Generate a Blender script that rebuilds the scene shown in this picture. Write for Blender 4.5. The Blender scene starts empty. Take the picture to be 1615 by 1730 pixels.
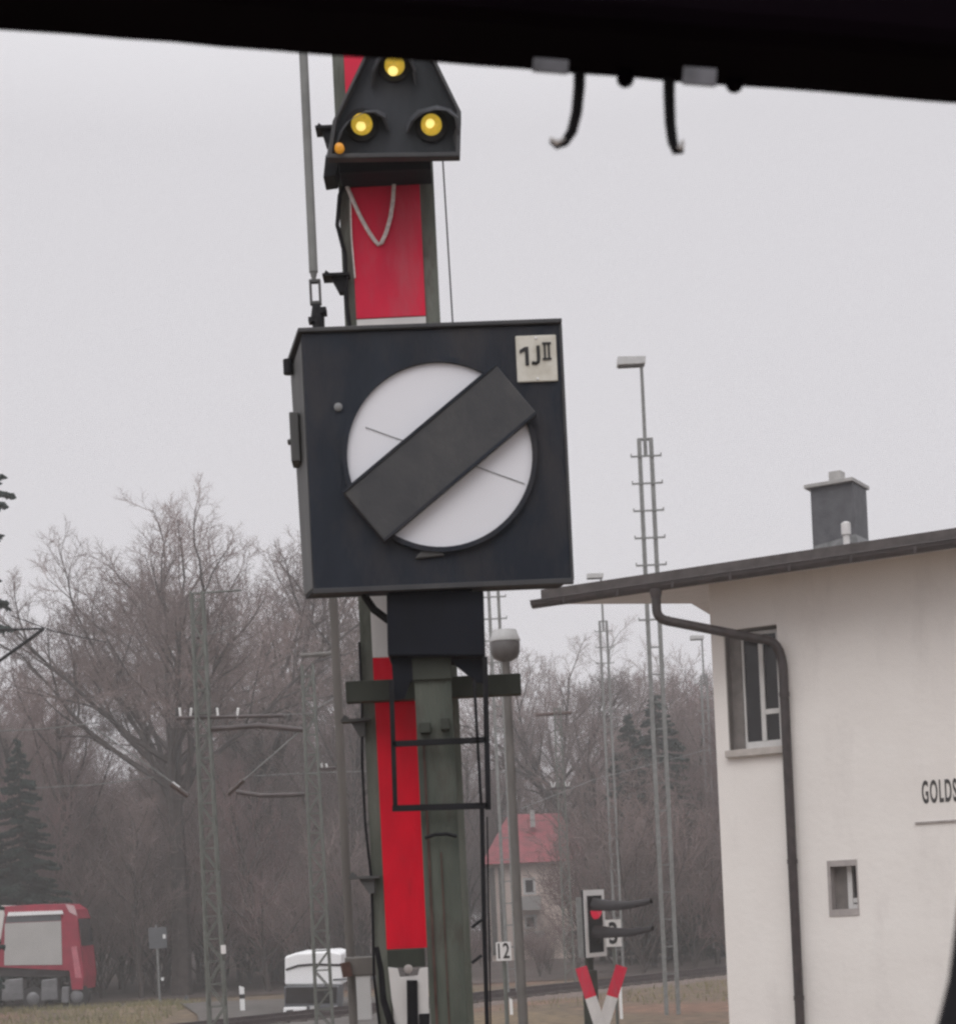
import bpy, math, random
from mathutils import Vector, Matrix
R = math.radians
scene = bpy.context.scene
col = scene.collection

# ------------------------------------------------------------------ camera, sky, sun, exposure
F, PU, PV, ROLL, H = 3000.0, 807.5, 1530.0, R(2.75), 3.0     # focal length in photo pixels, level point, roll, eye height
cr, sr = math.cos(ROLL), math.sin(ROLL)
cam_d = bpy.data.cameras.new('camera')
cam = bpy.data.objects.new('camera', cam_d); col.objects.link(cam)
cam_d.sensor_fit = 'VERTICAL'; cam_d.sensor_height = 24.0; cam_d.sensor_width = 24.0
cam_d.lens = 24.0 * F / 1730.0
cam_d.shift_y = (PV - 865.0) / 1730.0
cam_d.clip_start = 0.05; cam_d.clip_end = 2000
cam_d.dof.use_dof = True; cam_d.dof.focus_distance = 7.0; cam_d.dof.aperture_fstop = 20
cam.matrix_world = Matrix(((cr, sr, 0, 0), (0, 0, -1, 0), (-sr, cr, 0, H), (0, 0, 0, 1)))
scene.camera = cam

w = bpy.data.worlds.new('World'); scene.world = w; w.use_nodes = True
nt = w.node_tree; nt.nodes.clear()
out = nt.nodes.new('ShaderNodeOutputWorld'); bg = nt.nodes.new('ShaderNodeBackground')
sky = nt.nodes.new('ShaderNodeTexSky'); sky.sky_type = 'NISHITA'; sky.sun_disc = False
sky.sun_elevation = R(42); sky.sun_rotation = R(200); sky.dust_density = 4; sky.air_density = 1.5
hs = nt.nodes.new('ShaderNodeHueSaturation'); hs.inputs['Saturation'].default_value = 0.05
hs.inputs['Value'].default_value = 0.35
nt.links.new(sky.outputs[0], hs.inputs['Color'])
tc = nt.nodes.new('ShaderNodeTexCoord'); sx = nt.nodes.new('ShaderNodeSeparateXYZ')
nt.links.new(tc.outputs['Generated'], sx.inputs[0])
ramp = nt.nodes.new('ShaderNodeValToRGB')              # overcast: the cloud deck is brighter overhead
e = ramp.color_ramp.elements
e[0].position = 0.40; e[0].color = (7.2, 7.05, 7.4, 1)
e[1].position = 0.95; e[1].color = (20, 20, 20.5, 1)
nt.links.new(sx.outputs['Z'], ramp.inputs[0])
mx = nt.nodes.new('ShaderNodeMix'); mx.data_type = 'RGBA'; mx.inputs[0].default_value = 0.94
nt.links.new(hs.outputs[0], mx.inputs[6]); nt.links.new(ramp.outputs[0], mx.inputs[7])
nt.links.new(mx.outputs[2], bg.inputs[0]); bg.inputs[1].default_value = 0.1
nt.links.new(bg.outputs[0], out.inputs[0])

sun_d = bpy.data.lights.new('sun', 'SUN'); sun_d.energy = 0.75; sun_d.angle = R(40); sun_d.color = (1, 0.96, 0.92)
sun = bpy.data.objects.new('sun', sun_d); col.objects.link(sun)
sun.rotation_euler = Vector((-0.25, -0.70, 0.67)).to_track_quat('Z', 'Y').to_euler()

vs = scene.view_settings
vs.view_transform = 'Standard'; vs.look = 'None'; vs.gamma = 1; vs.exposure = 0.0
cy = scene.cycles
cy.max_bounces = 5; cy.diffuse_bounces = 3; cy.volume_bounces = 1; cy.use_denoising = True; cy.denoiser = 'OPENIMAGEDENOISE'; cy.denoising_input_passes = 'RGB_ALBEDO_NORMAL'; cy.denoising_prefilter = 'NONE'; cy.sample_clamp_indirect = 1.5; cy.use_adaptive_sampling = False
cy.filter_width = 2.6

# ------------------------------------------------------------------ helpers
def ray(u, v):
    dx, dy = u - PU, PV - v
    return (dx * cr + dy * sr) / F, (-dx * sr + dy * cr) / F

def W(u, v, Y):
    x, z = ray(u, v)
    return Vector((x * Y, Y, H + z * Y))

def tag(o, label=None, cat=None, group=None, kind=None):
    if label: o['label'] = label
    if cat: o['category'] = cat
    if group: o['group'] = group
    if kind: o['kind'] = kind
    return o

def empty(name, loc, label, cat, group=None, rz=0.0):
    o = bpy.data.objects.new(name, None); col.objects.link(o)
    o.empty_display_size = 0.2
    o.location = loc; o.rotation_euler = (0, 0, rz)
    return tag(o, label, cat, group)

def copy_tree(o, parent=None):
    c = o.copy(); col.objects.link(c); c.parent = parent
    for ch in list(o.children):
        copy_tree(ch, c)
    return c

def root_of(o):
    while o.parent: o = o.parent
    return o

class MB:
    def __init__(self, M=None):
        self.v, self.f, self.M = [], [], M
    def add(self, vs, fs):
        n = len(self.v)
        for p in vs:
            p = Vector(p)
            self.v.append(self.M @ p if self.M else p)
        self.f += [tuple(n + i for i in f) for f in fs]
        return self
    def box(self, c, s, rot=None):
        hx, hy, hz = s[0] / 2, s[1] / 2, s[2] / 2
        ps = [Vector((x, y, z)) for x in (-hx, hx) for y in (-hy, hy) for z in (-hz, hz)]
        if rot is not None: ps = [rot @ p for p in ps]
        c = Vector(c)
        return self.add([c + p for p in ps], [(0, 1, 3, 2), (4, 6, 7, 5), (0, 4, 5, 1), (2, 3, 7, 6), (0, 2, 6, 4), (1, 5, 7, 3)])
    def bb(self, x0, x1, y0, y1, z0, z1):
        return self.box(((x0 + x1) / 2, (y0 + y1) / 2, (z0 + z1) / 2), (abs(x1 - x0), abs(y1 - y0), abs(z1 - z0)))
    def bar(self, a, b, wd, dp, up=(0, 1, 0)):
        a, b = Vector(a), Vector(b); d = b - a; L = d.length; z = d.normalized()
        up = Vector(up)
        if abs(z.dot(up)) > 0.95: up = Vector((1, 0, 0))
        x = up.cross(z).normalized(); y = z.cross(x)
        rot = Matrix((x, y, z)).transposed()
        return self.box((a + b) / 2, (wd, dp, L), rot)
    def tube(self, pts, r, n=10, cap=True):
        pts = [Vector(p) for p in pts]
        rs = r if isinstance(r, (list, tuple)) else [r] * len(pts)
        vs, fs = [], []
        ref = None
        for i, p in enumerate(pts):
            t = (pts[min(i + 1, len(pts) - 1)] - pts[max(i - 1, 0)]).normalized()
            if ref is None:
                ref = Vector((0, 1, 0)) if abs(t.y) < 0.9 else Vector((1, 0, 0))
            x = (ref - t * ref.dot(t)).normalized(); y = t.cross(x); ref = x
            for k in range(n):
                a = 2 * math.pi * k / n
                vs.append(p + (x * math.cos(a) + y * math.sin(a)) * rs[i])
        for i in range(len(pts) - 1):
            for k in range(n):
                k2 = (k + 1) % n
                fs.append((i * n + k, i * n + k2, (i + 1) * n + k2, (i + 1) * n + k))
        if cap:
            fs.append(tuple(range(n - 1, -1, -1)))
            fs.append(tuple((len(pts) - 1) * n + k for k in range(n)))
        return self.add(vs, fs)
    def prism(self, poly, y0, y1, poly2=None):     # poly of (x, z); front at y0, back at y1
        n = len(poly); q = poly2 or poly
        vs = [(p[0], y0, p[1]) for p in poly] + [(p[0], y1, p[1]) for p in q]
        fs = [tuple(range(n - 1, -1, -1)), tuple(range(n, 2 * n))]
        fs += [(i, (i + 1) % n, n + (i + 1) % n, n + i) for i in range(n)]
        return self.add(vs, fs)
    def ring(self, c, r0, r1, y0, y1, n=56):       # annulus about the y axis
        vs = []
        for k in range(n):
            a = 2 * math.pi * k / n; ca, sa = math.cos(a), math.sin(a)
            for rr, yy in ((r0, y0), (r1, y0), (r1, y1), (r0, y1)):
                vs.append((c[0] + rr * ca, c[1] + yy, c[2] + rr * sa))
        fs = []
        for k in range(n):
            a, b = 4 * k, 4 * ((k + 1) % n)
            for j in range(4):
                fs.append((a + j, a + (j + 1) % 4, b + (j + 1) % 4, b + j))
        return self.add(vs, fs)
    def disc(self, c, r, y0, y1, n=56):
        vs = []
        for yy in (y0, y1):
            for k in range(n):
                a = 2 * math.pi * k / n
                vs.append((c[0] + r * math.cos(a), c[1] + yy, c[2] + r * math.sin(a)))
        fs = [tuple(range(n)), tuple(range(2 * n - 1, n - 1, -1))]
        fs += [(k, n + k, n + (k + 1) % n, (k + 1) % n) for k in range(n)]
        return self.add(vs, fs)
    def lathe(self, prof, c, n=24, axis='z'):
        vs, fs = [], []
        for (r, h) in prof:
            for k in range(n):
                a = 2 * math.pi * k / n
                x, y = r * math.cos(a), r * math.sin(a)
                p = (x, y, h) if axis == 'z' else (x, -h, y)
                vs.append(Vector(c) + Vector(p))
        m = len(prof)
        for i in range(m - 1):
            for k in range(n):
                k2 = (k + 1) % n
                fs.append((i * n + k, i * n + k2, (i + 1) * n + k2, (i + 1) * n + k))
        fs.append(tuple(range(n - 1, -1, -1))); fs.append(tuple((m - 1) * n + k for k in range(n)))
        return self.add(vs, fs)
    def build(self, name, mat, parent=None, local=False, smooth=False, bevel=0.0, label=None):
        me = bpy.data.meshes.new(name)
        off = Vector((0, 0, 0))
        if parent and not local: off = Vector(root_of(parent).location)
        me.from_pydata([tuple(p - off) for p in self.v], [], self.f)
        me.validate()
        import bmesh
        bm = bmesh.new(); bm.from_mesh(me)
        if len(bm.faces) < 60000: bmesh.ops.recalc_face_normals(bm, faces=bm.faces[:])
        bm.to_mesh(me); bm.free()
        me.materials.append(mat)
        o = bpy.data.objects.new(name, me); col.objects.link(o)
        if parent: o.parent = parent
        if smooth:
            for p in me.polygons: p.use_smooth = True
            if hasattr(me, 'set_sharp_from_angle'): me.set_sharp_from_angle(angle=R(40))
        if bevel:
            b = o.modifiers.new('bevel', 'BEVEL'); b.width = bevel; b.segments = 2; b.limit_method = 'ANGLE'; b.angle_limit = R(40)
        if label: o['label'] = label
        return o

def text_mesh(name, s, mat, parent, M, height, xs=1.0, bold=0.0, ext=0.002, local=False, sp=1.0):
    cu = bpy.data.curves.new(name, 'FONT'); cu.body = s; cu.size = 1.0; cu.offset = bold; cu.space_character = sp; cu.extrude = 0.0
    o = bpy.data.objects.new(name, cu); col.objects.link(o)
    dg = bpy.context.evaluated_depsgraph_get()
    me = bpy.data.meshes.new_from_object(o.evaluated_get(dg)); bpy.data.objects.remove(o); bpy.data.curves.remove(cu)
    xsn = [v.co.x for v in me.vertices]; ysn = [v.co.y for v in me.vertices]
    x0, y0 = min(xsn), min(ysn); k = height / (max(ysn) - y0)
    mb = MB(M)
    mb.add([((v.co.x - x0) * k * xs, 0, (v.co.y - y0) * k) for v in me.vertices], [tuple(p.vertices) for p in me.polygons])
    ob = mb.build(name, mat, parent, local=local)
    sm = ob.modifiers.new('solid', 'SOLIDIFY'); sm.thickness = ext; sm.offset = 0
    bpy.data.meshes.remove(me)
    return ob

def mat(name, c, rough=0.6, metal=0.0, var=0.25, scale=6.0, c2=None, bump=0.0, emit=None, estr=0.0, detail=6.0, streak=1.0, lo=0.35, hi=0.7, spec=0.4, stain=None):
    m = bpy.data.materials.new(name); m.use_nodes = True
    n = m.node_tree; b = n.nodes['Principled BSDF']
    b.inputs['Roughness'].default_value = rough; b.inputs['Metallic'].default_value = metal
    b.inputs['Specular IOR Level'].default_value = spec
    t = n.nodes.new('ShaderNodeTexCoord'); mp = n.nodes.new('ShaderNodeMapping')
    mp.inputs['Scale'].default_value = (1, 1, streak)
    no = n.nodes.new('ShaderNodeTexNoise'); no.inputs['Scale'].default_value = scale; no.inputs['Detail'].default_value = detail
    rp = n.nodes.new('ShaderNodeValToRGB')
    if c2 is None: c2 = tuple(x * (1 - var) for x in c)
    rp.color_ramp.elements[0].position = lo; rp.color_ramp.elements[0].color = (*c2, 1)
    rp.color_ramp.elements[1].position = hi; rp.color_ramp.elements[1].color = (*c, 1)
    n.links.new(t.outputs['Object'], mp.inputs[0]); n.links.new(mp.outputs[0], no.inputs['Vector'])
    n.links.new(no.outputs['Fac'], rp.inputs[0]); n.links.new(rp.outputs[0], b.inputs['Base Color'])
    if stain:
        sc3, ssc, slo, shi, sst = stain
        mp3 = n.nodes.new('ShaderNodeMapping'); mp3.inputs['Scale'].default_value = (1, 1, sst); mp3.inputs['Location'].default_value = (3.1, 7.7, 1.3)
        n3 = n.nodes.new('ShaderNodeTexNoise'); n3.inputs['Scale'].default_value = ssc; n3.inputs['Detail'].default_value = 8; n3.inputs['Roughness'].default_value = 0.65
        r3 = n.nodes.new('ShaderNodeValToRGB'); r3.color_ramp.elements[0].position = slo; r3.color_ramp.elements[1].position = shi
        m3 = n.nodes.new('ShaderNodeMix'); m3.data_type = 'RGBA'; m3.inputs[7].default_value = (*sc3, 1)
        n.links.new(t.outputs['Object'], mp3.inputs[0]); n.links.new(mp3.outputs[0], n3.inputs['Vector']); n.links.new(n3.outputs['Fac'], r3.inputs[0])
        n.links.new(r3.outputs[0], m3.inputs[0]); n.links.new(rp.outputs[0], m3.inputs[6]); n.links.new(m3.outputs[2], b.inputs['Base Color'])
    if bump:
        bp = n.nodes.new('ShaderNodeBump'); bp.inputs['Strength'].default_value = bump; bp.inputs['Distance'].default_value = 0.02
        n2 = n.nodes.new('ShaderNodeTexNoise'); n2.inputs['Scale'].default_value = scale * 8; n2.inputs['Detail'].default_value = 4
        n.links.new(mp.outputs[0], n2.inputs['Vector'])
        n.links.new(n2.outputs['Fac'], bp.inputs['Height']); n.links.new(bp.outputs[0], b.inputs['Normal'])
    if emit:
        b.inputs['Emission Color'].default_value = (*emit, 1); b.inputs['Emission Strength'].default_value = estr
    return m

M = {}
M['rubber'] = mat('cab_black', (0.003, 0.0012, 0.003), 0.9, spec=0.03, scale=20)
M['tape'] = mat('grey_tape', (0.16, 0.16, 0.18), 0.7, scale=60, var=0.6)
M['case'] = mat('weathered_black_paint', (0.017, 0.023, 0.035), 0.65, scale=5, c2=(0.008, 0.012, 0.021), spec=0.25, bump=0.25, streak=0.35, stain=((0.046, 0.040, 0.040), 4.5, 0.48, 0.82, 0.45))
M['caseside'] = mat('grey_steel_side', (0.085, 0.085, 0.085), 0.6, scale=8, var=0.4, streak=0.3)
M['bar'] = mat('dark_grey_bar', (0.052, 0.052, 0.055), 0.6, scale=7, c2=(0.034, 0.035, 0.040), bump=0.08, stain=((0.085, 0.082, 0.078), 5, 0.5, 0.85, 0.8))
M['disc'] = mat('milk_white_disc', (0.74, 0.745, 0.79), 0.5, scale=3, var=0.05, streak=0.4, stain=((0.66, 0.64, 0.63), 4, 0.55, 0.95, 0.3))
M['drive'] = mat('navy_black', (0.008, 0.010, 0.017), 0.6, scale=5, var=0.4, spec=0.15)
M['black'] = mat('black_iron', (0.011, 0.011, 0.014), 0.65, scale=12, var=0.4, spec=0.2)
M['green'] = mat('weathered_green_steel', (0.165, 0.175, 0.150), 0.65, scale=9, c2=(0.075, 0.085, 0.068), bump=0.3, streak=0.3, stain=((0.075, 0.060, 0.050), 11, 0.56, 0.75, 0.4))
M['dkgreen'] = mat('dark_green_steel', (0.045, 0.052, 0.040), 0.65, scale=9, var=0.4, streak=0.4)
M['rust'] = mat('rusty_brown', (0.10, 0.055, 0.045), 0.8, scale=14, var=0.5)
M['red'] = mat('signal_red', (0.74, 0.016, 0.060), 0.55, spec=0.2, scale=6, c2=(0.56, 0.014, 0.052), bump=0.1, streak=0.4, stain=((0.50, 0.085, 0.115), 7, 0.52, 0.82, 0.25))
M['red2'] = mat('deep_signal_red', (0.74, 0.008, 0.030), 0.55, spec=0.12, scale=9, c2=(0.58, 0.008, 0.026), bump=0.1, streak=0.4, stain=((0.30, 0.014, 0.022), 8, 0.58, 0.9, 0.3))
M['white'] = mat('signal_white', (0.74, 0.72, 0.71), 0.55, scale=7, var=0.18, streak=0.4)
M['plate'] = mat('yellowed_plate', (0.60, 0.58, 0.52), 0.5, scale=16, c2=(0.46, 0.43, 0.36), lo=0.3, hi=0.55)
M['ink'] = mat('black_letter_paint', (0.015, 0.015, 0.016), 0.6, scale=30)
M['lens'] = mat('lit_yellow_lens', (0.75, 0.42, 0.03), 0.15, scale=60, emit=(0.78, 0.53, 0.06), estr=0.5, var=0.5)
M['core'] = mat('bright_lamp_core', (0.9, 0.7, 0.2), 0.3, emit=(1.0, 0.80, 0.25), estr=1.0)
M['amber'] = mat('small_amber_lens', (0.6, 0.25, 0.02), 0.2, emit=(0.55, 0.24, 0.02), estr=0.5)
M['rope'] = mat('white_cable', (0.82, 0.74, 0.72), 0.8, scale=80, var=0.3)
M['galv'] = mat('galvanised_steel', (0.22, 0.225, 0.22), 0.55, scale=10, var=0.3)
M['galvlt'] = mat('pale_lamp_head', (0.50, 0.50, 0.50), 0.5, scale=10, var=0.15)
M['lattice'] = mat('grey_green_lattice', (0.145, 0.155, 0.140), 0.6, scale=6, var=0.3)
M['poleb'] = mat('grey_brown_pole', (0.15, 0.14, 0.13), 0.65, scale=8, var=0.35, streak=0.3)
M['porc'] = mat('white_porcelain', (0.80, 0.80, 0.80), 0.15, var=0.05)
M['insul'] = mat('brown_insulator', (0.06, 0.035, 0.03), 0.25, var=0.3)
M['plaster'] = mat('cream_plaster', (0.81, 0.780, 0.750), 0.9, scale=1.1, c2=(0.765, 0.730, 0.70), bump=0.28, detail=9, stain=((0.62, 0.585, 0.565), 1.6, 0.55, 0.95, 0.3))
M['soffit'] = mat('soffit_paint', (0.78, 0.76, 0.77), 0.85, scale=3, var=0.12)
M['roof'] = mat('bitumen_roof', (0.10, 0.085, 0.082), 0.8, scale=8, var=0.4, bump=0.3)
M['gutter'] = mat('dark_brown_gutter', (0.055, 0.042, 0.042), 0.5, scale=9, var=0.45)
M['slate'] = mat('slate_cladding', (0.105, 0.105, 0.115), 0.6, scale=7, c2=(0.068, 0.07, 0.078), bump=0.4)
M['concrete'] = mat('pale_concrete', (0.42, 0.41, 0.40), 0.8, scale=8, var=0.25)
M['flash'] = mat('lead_flashing', (0.24, 0.245, 0.25), 0.6, scale=14, var=0.4)
M['reveal'] = mat('brown_window_reveal', (0.21, 0.19, 0.18), 0.75, scale=8, var=0.25)
M['wframe'] = mat('white_window_frame', (0.66, 0.65, 0.64), 0.5, var=0.12)
M['glass'] = mat('dark_window_glass', (0.028, 0.026, 0.028), 0.08, var=0.3, scale=3, spec=0.35)
M['sill'] = mat('stone_sill', (0.50, 0.46, 0.43), 0.8, scale=9, var=0.2)
M['surround'] = mat('grey_stone_surround', (0.40, 0.365, 0.355), 0.8, scale=9, var=0.2)
M['bark'] = mat('grey_brown_bark', (0.070, 0.056, 0.052), 0.9, scale=3, var=0.45)
M['twig'] = mat('bare_twigs', (0.250, 0.190, 0.180), 0.9, scale=0.16, c2=(0.135, 0.103, 0.098), detail=4, lo=0.40, hi=0.62)
M['twigr'] = mat('reddish_twigs', (0.26, 0.175, 0.172), 0.9, scale=0.16, c2=(0.145, 0.100, 0.098), detail=3)
M['needle'] = mat('dark_spruce_needles', (0.026, 0.050, 0.043), 0.85, scale=1.2, c2=(0.012, 0.025, 0.022), spec=0.15, detail=4)
M['tred'] = mat('truck_red', (0.34, 0.018, 0.050), 0.5, var=0.3, scale=2)
M['tgrey'] = mat('pale_grey_panel', (0.42, 0.41, 0.40), 0.5, var=0.12, scale=1)
M['tarp'] = mat('white_tarpaulin', (0.62, 0.60, 0.58), 0.6, var=0.1, scale=1)
M['tyre'] = mat('tyre_rubber', (0.02, 0.02, 0.021), 0.85, var=0.3)
M['chassis'] = mat('dark_chassis', (0.030, 0.025, 0.028), 0.7, var=0.4, scale=3)
M['tank'] = mat('dull_aluminium', (0.20, 0.20, 0.21), 0.5, metal=0.4, var=0.35, scale=3)
M['vwhite'] = mat('van_white', (0.85, 0.85, 0.86), 0.4, var=0.06, scale=1)
M['rooft'] = mat('red_roof_tiles', (0.30, 0.065, 0.080), 0.8, var=0.5, scale=2.5, c2=(0.17, 0.050, 0.058))
M['beige'] = mat('beige_render', (0.78, 0.66, 0.60), 0.9, var=0.12, scale=0.8)
M['rail'] = mat('rusty_rail', (0.075, 0.055, 0.055), 0.5, var=0.4, scale=5)
M['sleeper'] = mat('sleeper_wood', (0.085, 0.070, 0.062), 0.9, var=0.4, scale=6)
M['ballast'] = mat('ballast_stone', (0.20, 0.155, 0.135), 0.95, scale=9, c2=(0.11, 0.085, 0.075), bump=1.0)
M['asphalt'] = mat('wet_asphalt', (0.098, 0.086, 0.078), 0.7, scale=1.5, var=0.35)
M['grass'] = mat('winter_grass_blades', (0.26, 0.215, 0.125), 0.9, scale=0.8, c2=(0.15, 0.145, 0.075))
M['lred'] = mat('red_signal_light', (0.5, 0.01, 0.03), 0.2, emit=(0.60, 0.012, 0.05), estr=0.55)
M['signgrey'] = mat('sign_back_grey', (0.105, 0.11, 0.12), 0.6, var=0.2)
M['smoke'] = mat('lamp_bowl_grey', (0.10, 0.092, 0.09), 0.35, var=0.25)

def ground_mat():
    m = bpy.data.materials.new('winter_meadow'); m.use_nodes = True
    n = m.node_tree; b = n.nodes['Principled BSDF']; b.inputs['Roughness'].default_value = 0.95
    b.inputs['Specular IOR Level'].default_value = 0.1
    t = n.nodes.new('ShaderNodeTexCoord')
    a = n.nodes.new('ShaderNodeTexNoise'); a.inputs['Scale'].default_value = 0.12; a.inputs['Detail'].default_value = 8
    c = n.nodes.new('ShaderNodeTexNoise'); c.inputs['Scale'].default_value = 2.5; c.inputs['Detail'].default_value = 8
    for q in (a, c): n.links.new(t.outputs['Object'], q.inputs['Vector'])
    r1 = n.nodes.new('ShaderNodeValToRGB')
    e = r1.color_ramp.elements
    e[0].position = 0.38; e[0].color = (0.185, 0.145, 0.10, 1); e[1].position = 0.62; e[1].color = (0.20, 0.13, 0.10, 1)
    x = e.new(0.5); x.color = (0.15, 0.12, 0.092, 1)
    r2 = n.nodes.new('ShaderNodeValToRGB'); r2.color_ramp.elements[0].position = 0.3; r2.color_ramp.elements[1].position = 0.7
    r2.color_ramp.elements[0].color = (0.55, 0.55, 0.55, 1); r2.color_ramp.elements[1].color = (1.15, 1.1, 1.05, 1)
    mxx = n.nodes.new('ShaderNodeMix'); mxx.data_type = 'RGBA'; mxx.blend_type = 'MULTIPLY'; mxx.inputs[0].default_value = 1
    n.links.new(a.outputs['Fac'], r1.inputs[0]); n.links.new(c.outputs['Fac'], r2.inputs[0])
    n.links.new(r1.outputs[0], mxx.inputs[6]); n.links.new(r2.outputs[0], mxx.inputs[7])
    n.links.new(mxx.outputs[2], b.inputs['Base Color'])
    return m
M['ground'] = ground_mat()
M['litter'] = mat('leaf_litter', (0.115, 0.085, 0.075), 0.95, scale=0.7, c2=(0.07, 0.055, 0.05), bump=0.6)

# ------------------------------------------------------------------ the ground, road, track
def sstep(a, b, x):
    t = min(1, max(0, (x - a) / (b - a))); return t * t * (3 - 2 * t)
def gh(x, y):
    h = 0.28 * math.exp(-((y - 57.5) / 3.0) ** 2) * (1 - sstep(-11, -6.5, x))
    h += 0.15 * math.exp(-((y - 60) / 5.0) ** 2) * sstep(9, 13, x)
    h += 0.05 * math.sin(x * 0.9 + 2) * math.sin(y * 0.7) * (1 if 40 < y < 63 else 0)
    h -= 0.42 * sstep(62, 68, y)
    return h
def axis(lo, hi, a, b, st):
    xs = [lo + (a - lo) * k / 8 for k in range(8)]
    k = 0
    while a + k * st < b: xs.append(a + k * st); k += 1
    return xs + [b + (hi - b) * k / 8 for k in range(9)]
gx, gy = axis(-170, 170, -45, 35, 1.0), axis(-30, 240, 40, 90, 1.0)
g = MB()
g.add([(x, y, gh(x, y)) for y in gy for x in gx],
      [(j * len(gx) + i, j * len(gx) + i + 1, (j + 1) * len(gx) + i + 1, (j + 1) * len(gx) + i) for j in range(len(gy) - 1) for i in range(len(gx) - 1)])
tag(g.build('ground', M['ground'], smooth=True), kind='structure')

rd = MB()
pts = [(-60, 72.5), (-26, 72.5), (-18, 71.6), (-14, 70), (-11.5, 67.5), (-9.5, 65), (-8, 62.5), (-6.6, 59), (-5.4, 55), (-4.2, 48), (-3.6, 42)]
vs_, fs_ = [], []
for i, (x, y) in enumerate(pts):
    a = Vector(pts[max(0, i - 1)]); b = Vector(pts[min(len(pts) - 1, i + 1)]); d = (b - a).normalized(); nn = Vector((-d.y, d.x))
    for s in (-3.4, 3.4): vs_.append((x + nn.x * s, y + nn.y * s, gh(x + nn.x * s, y + nn.y * s) + 0.05))
rd.add(vs_, [(2 * i, 2 * i + 1, 2 * i + 3, 2 * i + 2) for i in range(len(pts) - 1)])
tag(rd.build('road', M['asphalt']), kind='structure')

_a, _b = W(440, 1722, 48.6), W(1200, 1640, 65.6)
_a, _b = Vector((_a.x, _a.y)), Vector((_b.x, _b.y))
tA, tB = _a - (_b - _a) * 1.3, _b + (_b - _a) * 1.6
td = (tB - tA).normalized(); tn = Vector((-td.y, td.x)); tl = (tB - tA).length
bal = MB()
sec = [(-3.4, -0.45), (-1.5, 0.06), (1.5, 0.06), (3.4, -0.45)]
vv = []
for p in (tA, tB):
    for (o, z) in sec: vv.append((p.x + tn.x * o, p.y + tn.y * o, z))
bal.add(vv, [(0, 1, 5, 4), (1, 2, 6, 5), (2, 3, 7, 6)])
track = tag(bal.build('railway_track', M['ballast']), kind='structure')
for s in (-0.75, 0.75):
    rb = MB()
    for (wd, z0, z1) in ((0.14, 0.10, 0.125), (0.03, 0.125, 0.21), (0.07, 0.21, 0.25)):
        a = tA + tn * s; b = tB + tn * s
        rb.bar((a.x, a.y, (z0 + z1) / 2), (b.x, b.y, (z0 + z1) / 2), wd, z1 - z0, up=(0, 0, 1))
    rb.build('rail', M['rail'], track)
sl = MB()
k = 0.3
rotz = Matrix.Rotation(math.atan2(tn.y, tn.x), 3, 'Z')
while k < tl:
    p = tA + td * k; sl.box((p.x, p.y, 0.05), (2.5, 0.25, 0.14), rotz); k += 0.65
tag(sl.build('sleepers', M['sleeper'], track), kind='stuff')

fl_ = MB(); fx, fy = [-156 + 12 * i for i in range(27)], [77.2, 85, 100, 140, 190, 235]
fl_.add([(x, y + (0.6 * math.sin(x * 0.13) if j == 0 else 0), -0.38) for j, y in enumerate(fy) for x in fx],
        [(j * 27 + i, j * 27 + i + 1, (j + 1) * 27 + i + 1, (j + 1) * 27 + i) for j in range(5) for i in range(26)])
tag(fl_.build('woodland_floor', M['litter']), kind='structure')
rg = random.Random(3)
gr = MB()
for i in range(15000):
    x = rg.uniform(-30, 16); y = rg.uniform(50, 62)
    if x > -8 and rg.random() < 0.8: continue
    if -9.5 < x < -0.8: continue
    if abs((Vector((x, y)) - tA).dot(tn)) < 2.6: continue
    z = gh(x, y); hgt = rg.uniform(0.08, 0.26); a = rg.uniform(0, 6.28); lx, ly = rg.uniform(-0.1, 0.1), rg.uniform(-0.1, 0.1)
    wx, wy = math.cos(a) * 0.022, math.sin(a) * 0.022
    gr.add([(x - wx, y - wy, z - 0.02), (x + wx, y + wy, z - 0.02), (x + wy, y - wx, z - 0.02), (x + lx, y + ly, z + hgt)], [(0, 1, 3), (1, 2, 3), (2, 0, 3)])
tag(gr.build('grass', M['grass']), 'dry tan winter grass on the low bank beside the road', None, kind='stuff')

# ------------------------------------------------------------------ signal-box building
a0, a1 = ray(905, 1030), ray(1615, 928)
q = a1[1] / a0[1]
er = Vector((a1[0] - a0[0] * q, 1 - q)).normalized()          # along the wall, to the right
en = Vector((er.y, -er.x))                                    # out of the wall, towards the camera
YC = 24.0
cx, _ = ray(1198, 1023)
C0 = Vector((cx * YC, YC))
OV = 0.9                                                      # eaves overhang
# gable overhang from the eaves end
o0 = C0 + en * OV
EO = (o0.x - a0[0] * o0.y) / (er.x - a0[0] * er.y)
ZE = H + a0[1] * (o0.y - er.y * EO)                           # underside of the gutter
hrz = math.atan2(er.y, er.x)
house = empty('signal_box_building', (C0.x, C0.y, 0), 'cream plastered railway signal box with a low dark roof and overhanging eaves', 'building', rz=hrz)
def HP(u, v, off=0.0):                                        # pixel on the plane `off` in front of the wall -> local x, z
    x, z = ray(u, v)
    base = C0 + en * off
    # solve (x*Y, Y) = base + t*er
    Y = (base.x * er.y - base.y * er.x) / (x * er.y - er.x)
    p = Vector((x * Y, Y)) - base
    return p.dot(er), H + z * Y
SL = 0.124
def soff(y): return ZE + 0.06 + SL * (y + OV)                 # soffit height at local y
LW, DW = 9.0, 8.6
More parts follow.
